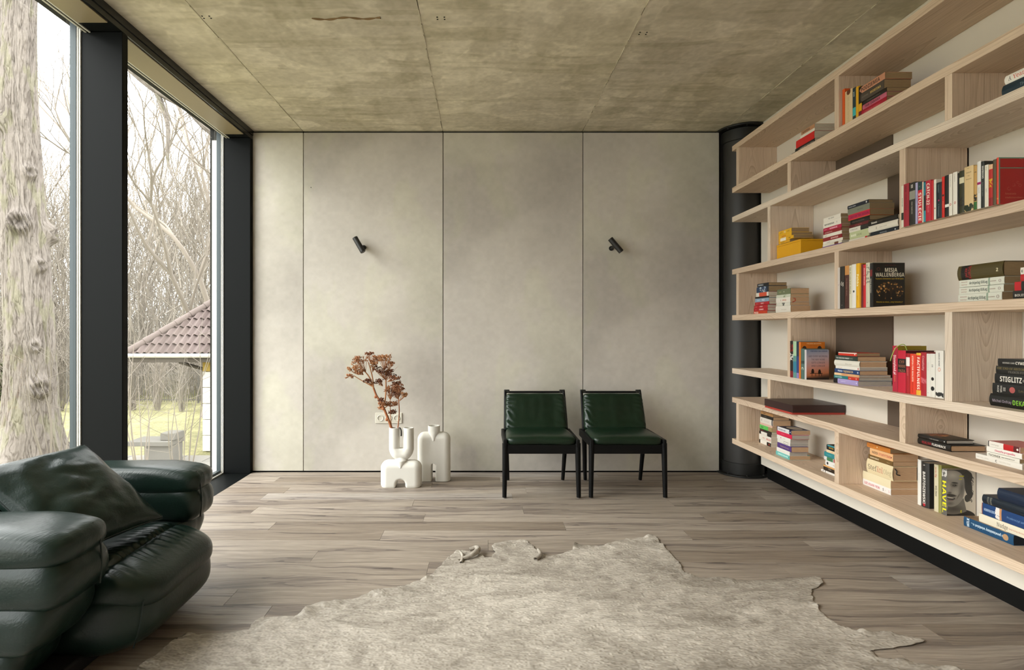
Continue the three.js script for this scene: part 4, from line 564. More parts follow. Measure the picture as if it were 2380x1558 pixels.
    E(0.2, 0.12, 0.3, 0.12, '#b1aa9e', 0, 0.9); E(0.3, 0.5, 0.2, 0.12, '#a8a195', 0, 0.95); E(0.52, 0.4, 0.13, 0.24, '#5f5a53', 0.1, 0.9); E(0.05, 0.4, 0.12, 0.16, '#a39c90', 0, 0.8); E(0.26, 0.33, 0.17, 0.07, '#57524b', 0.05, 0.8); E(0.28, 0.285, 0.14, 0.018, '#2c2824', 0.12, 0.5); E(0.27, 0.345, 0.08, 0.016, '#37322d'); E(0.28, 0.342, 0.024, 0.014, '#131110'); E(0.26, 0.338, 0.01, 0.004, '#cfc8ba'); E(0.1, 0.5, 0.09, 0.03, '#5c564f', 0, 0.7); E(0.15, 0.555, 0.21, 0.034, '#332e29', 0.12, 0.4); E(0.14, 0.62, 0.17, 0.036, '#2a2521', 0.1, 0.3); E(0.13, 0.608, 0.12, 0.012, '#d8d0c2', 0.1); E(0.12, 0.66, 0.12, 0.014, '#7a6a62', 0.1); E(0.12, 0.73, 0.16, 0.05, '#6b655d', 0, 0.9); E(0.4, 0.57, 0.03, 0.1, '#605a52', 0.5, 0.8);
    const r = rng(18); c.strokeStyle = '#2b2824'; for (let i = 0; i < 30; i++) { c.lineWidth = 1 + r() * 1.5; c.beginPath(); const y = h * (0.08 + r() * 0.56), x = w * (0.66 + r() * 0.18); c.moveTo(x, y); c.quadraticCurveTo(x + w * 0.1, y + h * 0.02, x + w * (0.04 + r() * 0.08), y + h * 0.07); c.stroke(); } c.fillStyle = '#b8b01c'; c.fillRect(w * 0.43, h * 0.13, w * 0.16, h * 0.025); c.fillRect(w * 0.42, h * 0.2, w * 0.1, h * 0.02); c.fillStyle = '#d8ce1c'; fit(c, 'ℓ', w * 0.46, h * 0.93, 20, h * 0.08, 'bold #px serif');
  },
};
const coverFor = (ex, w, l) => { const q = alloc(w * PX, l * PX); cx2.save(); cx2.beginPath(); cx2.rect(q.x, q.y, q.w, q.h); cx2.clip(); cx2.translate(q.x, q.y); COVERS[ex](cx2, q.w, q.h); cx2.restore(); return q; };
const sheetTex = new THREE.CanvasTexture(sheet); sheetTex.colorSpace = THREE.SRGBColorSpace; sheetTex.magFilter = THREE.LinearFilter; sheetTex.anisotropy = 8;
const printM = mat('#ffffff', 0.42, { map: sheetTex });
const pageLines = textures(64, 256, (u, v) => { const t = fbm(u * 3, v * 90, 3, 90, 2, 5) * 34; return [225 + t, 225 + t, 225 + t, 0.5 + t / 80]; }, 0.05, 0.03);
const pageM = ['#e8dcc6', '#b0946e', '#dcb58e', '#ccc4b8', '#0d1622'].map((c) => mat(c, 0.9, { map: pageLines.map, bumpMap: pageLines.bump, bumpScale: 0.0004 }));
function quadsGeo(quads) {   // quads: [four corners, four uvs]
  const P = [], U = []; for (const [c, u] of quads) for (const k of [0, 1, 2, 0, 2, 3]) { P.push(...c[k]); U.push(...u[k]); }
  const g = new THREE.BufferGeometry(); g.setAttribute('position', new THREE.Float32BufferAttribute(P, 3)); g.setAttribute('uv', new THREE.Float32BufferAttribute(U, 2)); g.computeVertexNormals(); return g;
}
// local axes: x from spine to fore edge, y thickness, z length (u runs from -z to +z)
function coverGeo(l, t, w, hard, q, cover) {
  const Q = [], b = hard ? 0.0028 : 0.0012, hl = l / 2, bulge = hard ? Math.min(0.007, t * 0.16) : Math.min(0.0015, t * 0.05), n = hard ? 6 : 4, pu = uvOf(q, 0.5, 0.02), pl = [pu, pu, pu, pu], solid = (cs) => Q.push([cs, pl]);
  const sp = (v) => -bulge * (1 - Math.pow(2 * v - 1, 2));
  for (let i = 0; i < n; i++) { const v0 = i / n, v1 = (i + 1) / n; Q.push([[[sp(v0), v0 * t, -hl], [sp(v0), v0 * t, hl], [sp(v1), v1 * t, hl], [sp(v1), v1 * t, -hl]], [uvOf(q, 0, v0), uvOf(q, 1, v0), uvOf(q, 1, v1), uvOf(q, 0, v1)]]); for (const s of [-1, 1]) { const z = s * hl, A = [sp(v0), v0 * t, z], B = [sp(v0) + b, v0 * t, z], C = [sp(v1) + b, v1 * t, z], D = [sp(v1), v1 * t, z]; solid(s > 0 ? [A, B, C, D] : [D, C, B, A]); } solid([[sp(v0) + b, v0 * t, hl], [sp(v0) + b, v0 * t, -hl], [sp(v1) + b, v1 * t, -hl], [sp(v1) + b, v1 * t, hl]]); }
  for (const [y0, y1, top] of [[0, b, false], [t - b, t, true]]) {
    const c = (x, y, z) => [x, y, z], face = [c(0, y1, hl), c(w, y1, hl), c(w, y1, -hl), c(0, y1, -hl)];
    if (top && cover) Q.push([face, [uvOf(cover, 0, 0), uvOf(cover, 1, 0), uvOf(cover, 1, 1), uvOf(cover, 0, 1)]]); else solid(face);
    solid([c(0, y0, -hl), c(w, y0, -hl), c(w, y0, hl), c(0, y0, hl)]); solid([c(w, y0, hl), c(w, y0, -hl), c(w, y1, -hl), c(w, y1, hl)]); solid([c(0, y0, hl), c(w, y0, hl), c(w, y1, hl), c(0, y1, hl)]); solid([c(w, y0, -hl), c(0, y0, -hl), c(0, y1, -hl), c(w, y1, -hl)]);
  }
  return quadsGeo(Q);
}
let bookGroup = ''; const G = (s) => { bookGroup = s; };
function B(kind, x, y, z, t, l, w, color, pages, hard, tx, label, ex) {
  const o = thing('book', label, 'book', [0, 0, 0], bookGroup), q = spinePrint(l, t, color, tx), cover = COVERS[ex] ? coverFor(ex, w, l) : null, sq = hard ? 0.003 : 0.0006, b = hard ? 0.0028 : 0.0012;
  part(o, 'cover', coverGeo(l, t - 0.0006, w, hard, q, cover), printM);
  const pg = part(o, 'pages', uvm(bx(b + 0.0005, w - sq, b, t - 0.0006 - b, -l / 2 + sq, l / 2 - sq), 'x', [l, t]), pageM[pages]);
  if (ex === 'ribbonred') part(o, 'ribbon', tube([[0.02, t * 0.7, l / 2 - 0.001], [0.03, t * 0.6, l / 2 + 0.004], [0.028, t * 0.2, l / 2 + 0.006], [0.012, 0, l / 2 + 0.004]], 0.0025, 0.0025, 12, 5), mat('#b8391c', 0.6), 'red ribbon');
  if (ex === 'ribbonblack') part(o, 'ribbon', tube([[0.008, t * 0.85, l / 2 - 0.001], [0.014, t * 0.7, l / 2 + 0.006], [0.012, t * 0.5, l / 2 + 0.007], [0.03, t * 0.42, l / 2 + 0.008]], 0.003, 0.003, 14, 5), mat('#141210', 0.6), 'black ribbon');
  if (kind === 'l') { o.position.set(x, y, z); }
  else { o.rotation.x = Math.PI / 2; o.position.set(x, y + l / 2, z); }   // thickness runs towards the viewer
  if (ex === 'redgreenribbon') part(o, 'ribbon', tube([[0.03, t * 0.4, -l / 2 - 0.0], [0.015, t * 0.35, -l / 2 - 0.03], [-0.012, t * 0.1, -l / 2 - 0.015], [-0.02, -0.015, -l / 2 + 0.03], [-0.024, -0.02, -l / 2 + 0.055]], 0.0022, 0.0022, 24, 5), mat('#a8bb5a', 0.6), 'pale green ribbon');
}
G('flat stack under the top shelf beside the black column');
B('l',2.1,2.528,-3.603,.025,.147,.125,'#b98662',0,0,[['ACHTZEHN','#2a1810',.12,.6,'b']],'tan patterned paperback topping the small stack on the second shelf from above');
B('l',2.1,2.51,-3.609,.018,.16,.13,'#e0d8ca',0,0,[],'thin white paperback just above the red book near the black column');
B('l',2.1,2.461,-3.635,.049,.205,.124,'#cf1f1f',0,0,[['中信','#f2ece4',.12,.42,'b']],'bright red book with white characters in the small upper stack near the column');
B('l',2.1,2.421,-3.638,.04,.221,.118,'#1b1a18',0,0,[['LONDON CALLING','#d8d4cc',.2,.5,'b']],'black and white book directly below the bright red book');
B('l',2.064,2.416,-3.602,.008,.251,.2,'#141414',0,0,[],'thin black book at the very bottom of the small upper stack near the column');
G('upright books on the second shelf from above');
B('s',2.075,2.416,-3.22,.023,.215,.135,'#d4571f',0,0,[],'narrow orange book standing against the upper shelf divider');
B('s',2.075,2.416,-3.195,.064,.191,.135,'#d8bd93',0,0,[['o','#6b3a20',.06,.5,'dot'],['THE COLLECTED TALES','#b79a72',.2,.3,'s']],'thick cream book with brown roundel standing beside the narrow orange one');
B('s',2.075,2.416,-3.13,.026,.183,.135,'#17323c',0,0,[['JAZZ','#d9dfd8',.12,.5,'b'],['r','#3fb0b4',.6,.85,'r']],'dark teal book with cyan foot standing beside the thick cream book');
B('s',2.075,2.416,-3.103,.022,.179,.135,'#d9a31d',0,0,[],'yellow book standing between dark teal and black-and-yellow spines');
B('s',2.075,2.416,-3.081,.027,.168,.135,'#1c1611',0,0,[['r','#d9a31d',.55,.8,'r'],['r','#6a1420',.8,1,'r']],'black book with yellow foot standing beside the flat pink-topped stack');
G('flat stack on the second shelf from above');
B('l',2.075,2.544,-2.974,.035,.191,.14,'#c58a6c',1,0,[['PODZIEMIA','#20130e',.05,.75,'b']],'salmon book with heavy black lettering topping the upper flat stack');
B('l',2.075,2.496,-2.974,.048,.177,.139,'#4a4038',1,0,[['SZCZEPAN','#8e8479',.06,.22,''],['MORFINA','#c9a85c',.42,.36,'b']],'grey-brown book with gold lettering second in the upper flat stack');
B('l',2.075,2.473,-2.957,.022,.182,.124,'#17120f',1,0,[['OPOWIADANIA ZEBRANE','#8d8578',.2,.4,'']],'black book third from the top in the upper flat stack');
B('l',2.075,2.449,-2.957,.024,.182,.121,'#c06078',1,0,[['TAM ZABAWA','#2a1018',.1,.75,'b']],'pink book with black title in the upper flat stack');
B('l',2.075,2.416,-2.961,.033,.189,.121,'#a3122b',1,0,[['CZERWONE GARDŁO','#d66a70',.1,.4,'']],'crimson book at the bottom of the upper flat stack');
G('books at the frame edge on the third shelf from above');
B('l',2.08,2.223,-2.101,.034,.24,.16,'#e9e3d8',0,1,[['A ','#2b2620',.07,.62,'s'],['Year','#c0301f',.15,.62,'s'],['in','#2c6a4a',.38,.62,'s'],['Provence','#2b2620',.47,.62,'s']],'white book with red and black title at the right picture edge');
B('l',2.08,2.176,-2.106,.047,.25,.17,'#0f2a38',0,1,[['THE GREAT ATLAS','#7f8f94',.3,.35,'']],'dark teal book lying under the white book at the right picture edge');
G('yellow paperbacks on the yellow box');
B('l',2.115,1.92,-3.902,.029,.166,.12,'#e8b21c',1,0,[['LATO','#2a2010',.1,.5,''],['11','#f3ead2',.42,.7,'b'],['CZAS','#5a3a10',.65,.5,'']],'topmost yellow paperback on the yellow box');
B('l',2.115,1.897,-3.902,.023,.166,.141,'#e8b21c',1,0,[['EUROPA','#b5401a',.25,.6,'b']],'yellow paperback with orange lettering second on the yellow box');
B('l',2.115,1.875,-3.89,.022,.191,.134,'#e6ad18',1,0,[['r','#f1e9d6',.12,.5,'r'],['1984','#3a2a10',.66,.55,'b']],'yellow paperback with white label third on the yellow box');
B('l',2.115,1.856,-3.913,.019,.144,.136,'#e2a915',1,0,[['NOWY ROK','#6b4a14',.2,.5,'']],'lowest yellow paperback on the yellow box');
B('l',2.115,1.85,-3.903,.008,.163,.13,'#17161a',0,0,[['r','#8f9194',.05,.2,'r']],'thin black book with grey tag lying directly on the yellow box');
G('flat stack of white and red books beside the yellow box');
B('l',2.1,1.911,-3.355,.023,.164,.128,'#e6dfd2',1,0,[['MEL GIBSON','#4a443c',.3,.4,'']],'white paperback topping the stack beside the yellow box');
B('l',2.1,1.872,-3.354,.039,.17,.128,'#e6dfd2',1,0,[['WSPOMNIENIA','#2a2620',.08,.32,'b'],['II','#6a645a',.75,.3,'']],'second white book from the top beside the yellow box');
B('l',2.1,1.852,-3.352,.02,.174,.128,'#b31544',1,0,[['BRATNY','#f0dfe0',.05,.35,''],['SCENARIUSZ','#f4e8e8',.36,.6,'b']],'magenta book with white lettering in the stack beside the yellow box');
B('l',2.1,1.833,-3.352,.019,.174,.128,'#8c1a20',1,0,[['HISTORIA WIELKA','#e6d2c8',.1,.45,'']],'dark red book under the magenta one beside the yellow box');
B('l',2.1,1.813,-3.352,.02,.178,.128,'#e6dfd2',1,0,[['tom III','#6a6258',.1,.35,'']],'white book between two dark red ones beside the yellow box');
B('l',2.1,1.791,-3.351,.022,.182,.128,'#8a1c22',1,0,[['METROPOLIS','#efe0d6',.42,.5,'b']],'wider dark red book with white title beside the yellow box');
B('l',2.1,1.774,-3.348,.017,.188,.128,'#e6dfd2',1,0,[['A. MUNRO','#5a5248',.2,.4,'']],'third white book from below beside the yellow box');
B('l',2.1,1.76,-3.354,.014,.183,.128,'#e2dac9',0,0,[['r','#6a3a24',.62,.82,'r']],'white book with brown patch just above the purple one');
B('l',2.1,1.745,-3.357,.015,.189,.128,'#6b3f93',0,0,[['LUDZIE Z MGŁY','#c9b2d8',.12,.4,'']],'purple book at the bottom of the stack beside the yellow box');
G('flat stack topped by a navy book on the fourth shelf from above');
B('l',2.12,1.947,-3.154,.02,.176,.132,'#141c2c',1,0,[['RACHEL DOWN','#d8d8d8',.06,.42,'b'],['o','#e8e8e4',.9,.5,'dot']],'navy book with white logo topping the tallest flat stack');
B('l',2.12,1.913,-3.148,.034,.183,.135,'#77796a',1,0,[['tajemnica','#3f4038',.45,.3,'s']],'grey-green book second in the tallest flat stack');
B('l',2.12,1.879,-3.145,.034,.179,.132,'#b8104a',1,0,[['r','#e2631c',0,1,'edge'],['DAY OF THE MOON','#6a0a2c',.1,.5,'b']],'pink book with orange edges third in the tallest flat stack');
B('l',2.12,1.852,-3.137,.027,.159,.13,'#15130f',1,0,[['Kilka nocy wcześniej','#8e887a',.1,.4,'']],'black book fourth in the tallest flat stack');
B('l',2.12,1.836,-3.146,.017,.162,.128,'#5c1519',1,0,[['KRYZYS WARTOŚCI','#c88a80',.3,.4,'']],'maroon book fifth in the tallest flat stack');
B('l',2.12,1.809,-3.147,.026,.161,.12,'#dcd6c8',0,0,[['B. Wieczorek','#6a645a',.08,.35,'s'],['r','#2a2a26',.6,1,'r']],'white book with dark photo patch in the tallest flat stack');
B('l',2.12,1.769,-3.143,.041,.161,.12,'#bcc396',0,0,[['MARIE','#f0f0e0',.08,.4,'b'],['LUCAS','#5a5f40',.38,.35,'']],'pale green book low in the tallest flat stack');
B('l',2.12,1.745,-3.153,.024,.152,.12,'#ded6c6',0,0,[['Leon Muller','#8a3020',.12,.4,''],['r','#c42a20',.88,1,'r']],'white book with red corner at the bottom of the tallest flat stack');
G('three flat hardbacks beside the pale green book');
B('l',2.085,1.807,-2.909,.027,.212,.15,'#17120f',0,1,[['Sławek','#e9e4d8',.12,.5,'b'],['Rewolucja','#7a746a',.34,.3,'']],'black hardback topping the three beside the upright row');
B('l',2.085,1.772,-2.905,.035,.213,.155,'#ddd5c6',0,1,[['Z','#3a342c',.28,.35,'b'],['ostatni rozdział','#9a9284',.4,.22,'']],'white hardback between black and navy ones beside the upright row');
B('l',2.085,1.745,-2.897,.027,.2,.15,'#121d2a',0,1,[['MENDELSON','#c9ccd0',.36,.3,''],['o','#d8d8d4',.9,.3,'dot']],'navy hardback at the bottom of the three beside the upright row');
G('upright row of books on the fourth shelf from above');
B('s',2.03,1.745,-2.707,.015,.2,.135,'#d8d2bf',0,0,[['W PUSTYNI','#4a4a3c',.3,.5,''],['r','#16281c',.65,.82,'r']],'white book with green and black foot first in the long upright row');
B('s',2.03,1.745,-2.692,.034,.204,.135,'#9c1f30',0,0,[['NEW','#2a0a10',.05,.4,''],['LONDON FIVE','#3a0f18',.24,.36,''],['♭','#2a0a10',.82,.4,'b']],'crimson book with dark title second in the long upright row');
B('s',2.03,1.745,-2.656,.036,.2,.135,'#26241f',0,0,[['III','#e8e4d8',.05,.4,'b'],['r','#8f8c80',.2,.4,'r'],['PAN TADEUSZ','#d0cab8',.45,.26,'']],'black book with white title beside the crimson book in the long row');
B('s',2.03,1.745,-2.619,.014,.193,.135,'#a9a4c6',0,0,[['OPOWIEŚCI','#6a6890',.3,.5,'']],'thin lavender book in the long upright row');
B('s',2.03,1.745,-2.604,.025,.191,.135,'#c7202a',0,0,[['r','#1d3a3c',0,.2,'r'],['II','#8fb0a8',.1,.3,'b'],['STULECIE','#f4ece4',.26,.85,'bx']],'red book with dark top and big white title in the long row');
B('s',2.03,1.745,-2.578,.007,.187,.135,'#ddd8c4',0,0,[],'narrow cream book beside the red book with big white title');
B('s',2.03,1.745,-2.57,.012,.186,.135,'#12212a',0,0,[['r','#1f7f92',.03,.35,'r'],['SCENY','#12212a',.1,.5,'b'],['r','#2a8fa0',.72,1,'r']],'black book flecked with turquoise in the long upright row');
B('s',2.03,1.745,-2.558,.03,.185,.135,'#b71c34',0,0,[['CATCH-22','#f3e9d8',.07,.78,'b'],['HELLER','#e6a0a0',.62,.3,'']],'red book with cream letters reading downward in the long row');
B('s',2.03,1.745,-2.527,.013,.178,.135,'#c22028',0,0,[],'narrow red book just before the first white spine of the long row');
B('s',2.03,1.745,-2.512,.013,.179,.135,'#e6e0d4',0,0,[['Historia filozofii','#8a8478',.1,.28,'s'],['o','#a83a30',.72,.3,'ring']],'white book with small red ring between red and dark teal spines');
B('s',2.03,1.745,-2.499,.031,.16,.135,'#13232a',0,0,[['Opowieści','#8fa0a0',.06,.25,''],['o','#b01464',.5,.25,'dot'],['K. Nowakowska','#8fa0a0',.6,.25,'']],'dark teal book with magenta dot in the long upright row');
B('s',2.03,1.745,-2.468,.014,.179,.135,'#cc2418',0,0,[['o','#101010',.46,.6,'dot'],['BOJKOTY','#f0a890',.6,.5,'']],'scarlet book with black badge in the long upright row');
B('s',2.03,1.745,-2.452,.021,.18,.135,'#121314',0,0,[['GLOBALNE','#5f3440',.08,.3,''],['r','#e6e2d8',.7,.77,'r']],'black book with white band near its foot in the long row');
B('s',2.03,1.745,-2.431,.017,.18,.135,'#e6dfd2',0,0,[['NA ZACHÓD OD SŁOŃCA','#7a7468',.04,.26,''],['o','#a8352c',.73,.4,'ring']],'first of two matching white books with red rings in the long row');
B('s',2.03,1.745,-2.41,.022,.182,.135,'#e8e1d5',0,0,[['PO ZMIERZCHU','#7a7468',.04,.22,''],['o','#a8352c',.72,.34,'ring']],'second of two matching white books with red rings in the long row');
B('s',2.03,1.745,-2.387,.008,.173,.135,'#131210',0,0,[],'narrow black book before the olive green spine');
B('s',2.03,1.745,-2.378,.024,.178,.135,'#34351f',0,0,[['r','#d8cfae',.16,.3,'r'],['r','#1e1814',.62,.85,'blob']],'dark olive book with cream label in the long upright row');
B('s',2.03,1.745,-2.353,.044,.187,.135,'#d9bd8c',0,0,[['J','#4a4030',.04,.2,'s'],['PAMUK','#8a7250',.12,.16,'v'],['The','#8a7250',.2,.12,'v'],['Museum','#8a7250',.27,.14,'v'],['r','#23301f',.86,1,'blob']],'wide cream book with dark leaves at its foot in the long row');
B('s',2.03,1.745,-2.308,.015,.181,.135,'#c39a58',0,0,[['E','#2a2418',.14,.6,'b'],['r','#16180f',.65,.8,'blob'],['r','#2f6b34',.82,1,'r']],'tan book with green foot beside the wide cream one');
B('s',2.03,1.745,-2.292,.017,.193,.135,'#e3dfd8',0,0,[['r','#a01862',.44,.49,'r'],['Kapuściński','#8a867c',.55,.25,'']],'tall white book with magenta band in the long upright row');
B('s',2.03,1.745,-2.274,.015,.188,.135,'#242a28',0,0,[['MAPBOOKS','#e2e0d8',.1,.6,'b'],['Bonus mister wallas','#8fa09a',.45,.4,'']],'tall dark grey book with white title in the long row');
B('s',2.03,1.745,-2.258,.017,.169,.135,'#e2dccb',0,0,[['jak być','#4a463c',.04,.3,''],['żeglarz','#4a463c',.56,.28,'']],'white book with fine grey title beside the tall dark grey one');
B('s',2.03,1.745,-2.24,.018,.165,.135,'#b5231c',0,0,[['r','#e0b890',0,.12,'r'],['r','#d9a81c',.36,.55,'blob'],['r','#8c1616',.8,1,'r']],'red and yellow illustrated book near the right end of the long row');
B('s',2.03,1.745,-2.221,.014,.18,.135,'#5b4f3a',0,0,[],'taupe book just before the big red book in the long row');
B('s',2.03,1.745,-2.206,.01,.183,.17,'#d63a1c',0,1,[['o','#e0a838',.88,.5,'dot']],'large red hardback with green border ending the long upright row','redcover');
G('left flat stack on the fifth shelf from above');
B('l',2.1,1.575,-4.179,.024,.17,.131,'#1a1c22',1,0,[['SAGOBALD','#c8ccd2',.1,.6,'b']],'black book with white lettering topping the leftmost stack of the fifth shelf');
B('l',2.1,1.531,-4.185,.043,.179,.137,'#2a3f5e',1,0,[['r','#b8c2c8',.25,.75,'blob'],['r','#16202e',.85,1,'r']],'blue photographic book second in the leftmost stack of the fifth shelf');
B('l',2.1,1.501,-4.188,.03,.184,.128,'#dfd8cc',0,0,[['r','#d8583a',.25,.85,'r']],'white book with orange label third in the leftmost stack of the fifth shelf');
B('l',2.1,1.489,-4.194,.013,.206,.13,'#1d1a1a',0,0,[],'thin black book above the pale blue one on the fifth shelf');
B('l',2.1,1.46,-4.194,.028,.206,.13,'#8fa6ba',0,0,[['NESSER','#d8e0e6',.15,.4,''],['MISJA','#e6ecf0',.5,.5,'b']],'pale blue book in the leftmost stack of the fifth shelf');
B('l',2.1,1.438,-4.193,.023,.213,.13,'#b01c26',0,0,[['NESBØ','#e8b0a8',.1,.3,''],['ŁOWCY','#f0dcd4',.42,.55,'b']],'topmost of the red books in the leftmost stack of the fifth shelf');
B('l',2.1,1.415,-4.211,.022,.202,.13,'#b31d27',0,0,[['NESBØ','#e8b0a8',.1,.3,''],['UPIORY','#f0dcd4',.42,.55,'b']],'second red book in the leftmost stack of the fifth shelf');
B('l',2.1,1.393,-4.214,.023,.208,.13,'#b01c26',0,0,[['NESBØ','#e8b0a8',.1,.3,''],['CZERWIEŃ','#f0dcd4',.4,.55,'b']],'third red book in the leftmost stack of the fifth shelf');
B('l',2.1,1.37,-4.218,.023,.204,.13,'#c8401e',0,0,[['POLICJA','#f4e6da',.05,.7,'b']],'orange-red book at the bottom of the leftmost stack of the fifth shelf');
G('flat stack topped by a green book on the fifth shelf');
B('l',2.1,1.496,-3.89,.039,.172,.125,'#6d7556',2,0,[['NORA','#c0b878',.15,.25,''],['W','#e8e6d8',.5,.25,'b']],'moss green book topping the pale stack on the fifth shelf');
B('l',2.1,1.475,-3.896,.021,.184,.125,'#cdd0bc',2,0,[['Eli','#5a6a48',.1,.3,''],['r','#7f8e68',.5,.7,'blob']],'white book with green specks second in the pale stack of the fifth shelf');
B('l',2.1,1.44,-3.899,.036,.184,.127,'#e6dfd2',2,0,[['K','#6a3a30',.32,.4,''],['GRUZJA','#c07058',.45,.4,'b']],'white book with red lettering third in the pale stack of the fifth shelf','ribbonred');
B('l',2.1,1.418,-3.898,.022,.181,.129,'#d9d6c8',2,0,[['Korea','#8a8a7a',.05,.3,''],['r','#4a4a44',.45,.6,'blob']],'white book with dark fleck fourth in the pale stack of the fifth shelf');
B('l',2.1,1.37,-3.9,.048,.192,.135,'#e2dccf',2,0,[['dom na głowie','#b0a898',.4,.2,'']],'thick white book at the bottom of the pale stack of the fifth shelf');
G('upright row of books on the fifth shelf from above');
B('s',2.047,1.37,-3.218,.02,.237,.135,'#cfc4bc',0,0,[['Cz','#7a4a5a',.4,.5,'']],'thin pale lilac book first in the fifth shelf\'s upright row');
B('s',2.047,1.37,-3.197,.041,.24,.135,'#25211d',0,0,[['•','#a02a20',.29,.4,''],['ÓJ','#d8d2c6',.36,.6,'v'],['?','#d8d2c6',.9,.3,'']],'charcoal book with small white title in the fifth shelf\'s upright row');
B('s',2.047,1.37,-3.154,.038,.24,.135,'#4a241c',0,0,[['r','#c58a4c',0,.22,'r'],['Era Nowego Wieku','#b09080',.3,.3,'']],'brown book with tan top in the fifth shelf\'s upright row');
B('s',2.047,1.37,-3.116,.021,.238,.135,'#d9d3b8',0,0,[['Tak się rodzi król chłopów','#6a6434',.05,.55,'b']],'ivory book with olive title in the fifth shelf\'s upright row');
B('s',2.047,1.37,-3.094,.034,.241,.135,'#e9e4da',0,0,[['o','#20201e',.62,.35,'dot']],'plain white book with black dot in the fifth shelf\'s upright row');
B('s',2.047,1.37,-3.059,.028,.242,.135,'#e3ac17',0,0,[['Polska','#f7ecc8',.24,.75,'b'],['żywa','#a87a10',.72,.4,'']],'yellow book with white title in the fifth shelf\'s upright row');
B('s',2.047,1.37,-3.03,.011,.239,.135,'#c98a14',0,0,[],'narrow amber book beside the yellow one with white title');
B('s',2.047,1.37,-3.018,.015,.234,.135,'#6a1a1a',0,0,[],'narrow dark red book in the fifth shelf\'s upright row');
B('s',2.047,1.37,-3.002,.021,.229,.135,'#c8222a',0,0,[['Ziemia obiecana','#f2dcd4',.08,.55,'b'],['▾','#f2dcd4',.9,.5,'']],'bright red book with white title in the fifth shelf\'s upright row');
B('s',2.047,1.37,-2.981,.03,.236,.135,'#cfc9b2',0,0,[['r','#8f8c7c',.05,.5,'blob'],['Y','#4a463c',.88,.35,'']],'cream book with grey map drawing in the fifth shelf\'s upright row');
B('s',2.047,1.37,-2.95,.017,.23,.135,'#1d1a1a',0,0,[['r','#7a1c1c',.15,.3,'r'],['MISJA DACHAU','#d8d4c8',.35,.6,'b']],'narrow black and white book before the big black cover of the fifth shelf');
B('s',2.047,1.37,-2.932,.007,.231,.165,'#0e0c0b',0,0,[],'black book with its cover turned outward ending the fifth shelf\'s row','blackcover');
G('olive and white flat stack on the fifth shelf');
B('l',2.1,1.466,-2.356,.063,.214,.128,'#4a3f1a',1,1,[['r','#17130f',.09,.3,'r'],['JACEK','#b01e1e',.17,.3,'v'],['KUROŃ','#b01e1e',.25,.26,'v'],['2','#ded4b4',.86,.3,'b']],'thick olive hardback with black and red label topping three white books');
B('l',2.1,1.436,-2.353,.031,.211,.128,'#d4d4c6',1,0,[['Aleksander','#7a3a2c',.05,.2,'2t'],['Archipelag GUŁag','#25302a',.24,.46,'b'],['r','#8fa08c',.66,.7,'r'],['ALEKSANDER','#5a3a2c',.7,.14,'b'],['O','#5a3a3a',.88,.5,'s']],'topmost of three matching white books under the olive hardback');
B('l',2.1,1.405,-2.355,.03,.21,.128,'#d4d4c6',1,0,[['Aleksander','#7a3a2c',.05,.2,'2t'],['Archipelag GUŁag','#25302a',.24,.46,'b'],['r','#8fa08c',.66,.7,'r'],['ALEKSANDER','#5a3a2c',.7,.14,'b'],['O','#5a3a3a',.88,.5,'s']],'middle one of three matching white books under the olive hardback');
B('l',2.1,1.37,-2.361,.035,.207,.128,'#d4d4c6',1,0,[['Aleksander','#7a3a2c',.05,.2,'2t'],['Archipelag GUŁag','#25302a',.24,.46,'b'],['r','#8fa08c',.66,.7,'r'],['ALEKSANDER','#5a3a2c',.7,.14,'b'],['O','#5a3a3a',.88,.5,'s']],'lowest of three matching white books under the olive hardback');
G('red and black stack at the frame edge on the fifth shelf');
B('l',2.1,1.466,-2.08,.027,.2,.13,'#ddd6c9',0,0,[['E','#3a3630',.02,.5,'b']],'white book with dark letter topping the stack at the right edge of the fifth shelf');
B('l',2.1,1.439,-2.08,.027,.2,.13,'#b1101a',0,0,[['r','#e8ddd0',.08,.4,'r']],'red book with white patch at the right edge of the fifth shelf');
B('l',2.1,1.404,-2.104,.035,.2,.13,'#171310',0,0,[['r','#b8101c',0,.14,'r'],['➚','#f0e6dc',.05,.4,'b']],'black book with red panel and white arrow at the right edge of the fifth shelf');
B('l',2.1,1.37,-2.106,.034,.21,.14,'#16130f',0,0,[['BOLESŁAW','#cfcac0',.04,.4,'b']],'black book at the bottom of the stack at the right edge of the fifth shelf');
G('upright illustrated books on the sixth shelf from above');
B('s',2.046,.936,-3.713,.036,.241,.135,'#1c1412',0,0,[['r','#8c1c1c',.1,.3,'blob'],['r','#d8d4cc',.35,.55,'blob'],['r','#7c1420',.82,1,'r']],'black and red patterned book first on the sixth shelf');
B('s',2.046,.936,-3.676,.038,.239,.14,'#5f8f86',0,0,[['r','#a9c6a0',0,.4,'r'],['r','#2d7c96',.55,.85,'r']],'sea green book with pale foot on the sixth shelf');
B('s',2.046,.936,-3.637,.027,.237,.13,'#2f3f78',0,0,[['r','#1c2c44',0,.4,'r'],['r','#8a7ab4',.85,1,'r']],'blue and violet book on the sixth shelf');
B('s',2.046,.936,-3.609,.02,.236,.155,'#d6741c',0,0,[],'orange book with its cover showing behind two others on the sixth shelf','orangecover');
B('s',2.046,.936,-3.586,.039,.194,.145,'#4f6a62',0,0,[['r','#2f4440',.4,.5,'r'],['C','#d8d8c8',.6,.8,'b']],'grey-green book standing between the orange and the sunset covers');
B('s',2.046,.936,-3.546,.021,.189,.142,'#c9c3c4',0,0,[],'book with a dusk sky and bench cover standing in front on the sixth shelf','sunsetcover');
G('flat stack on the sixth shelf from above');
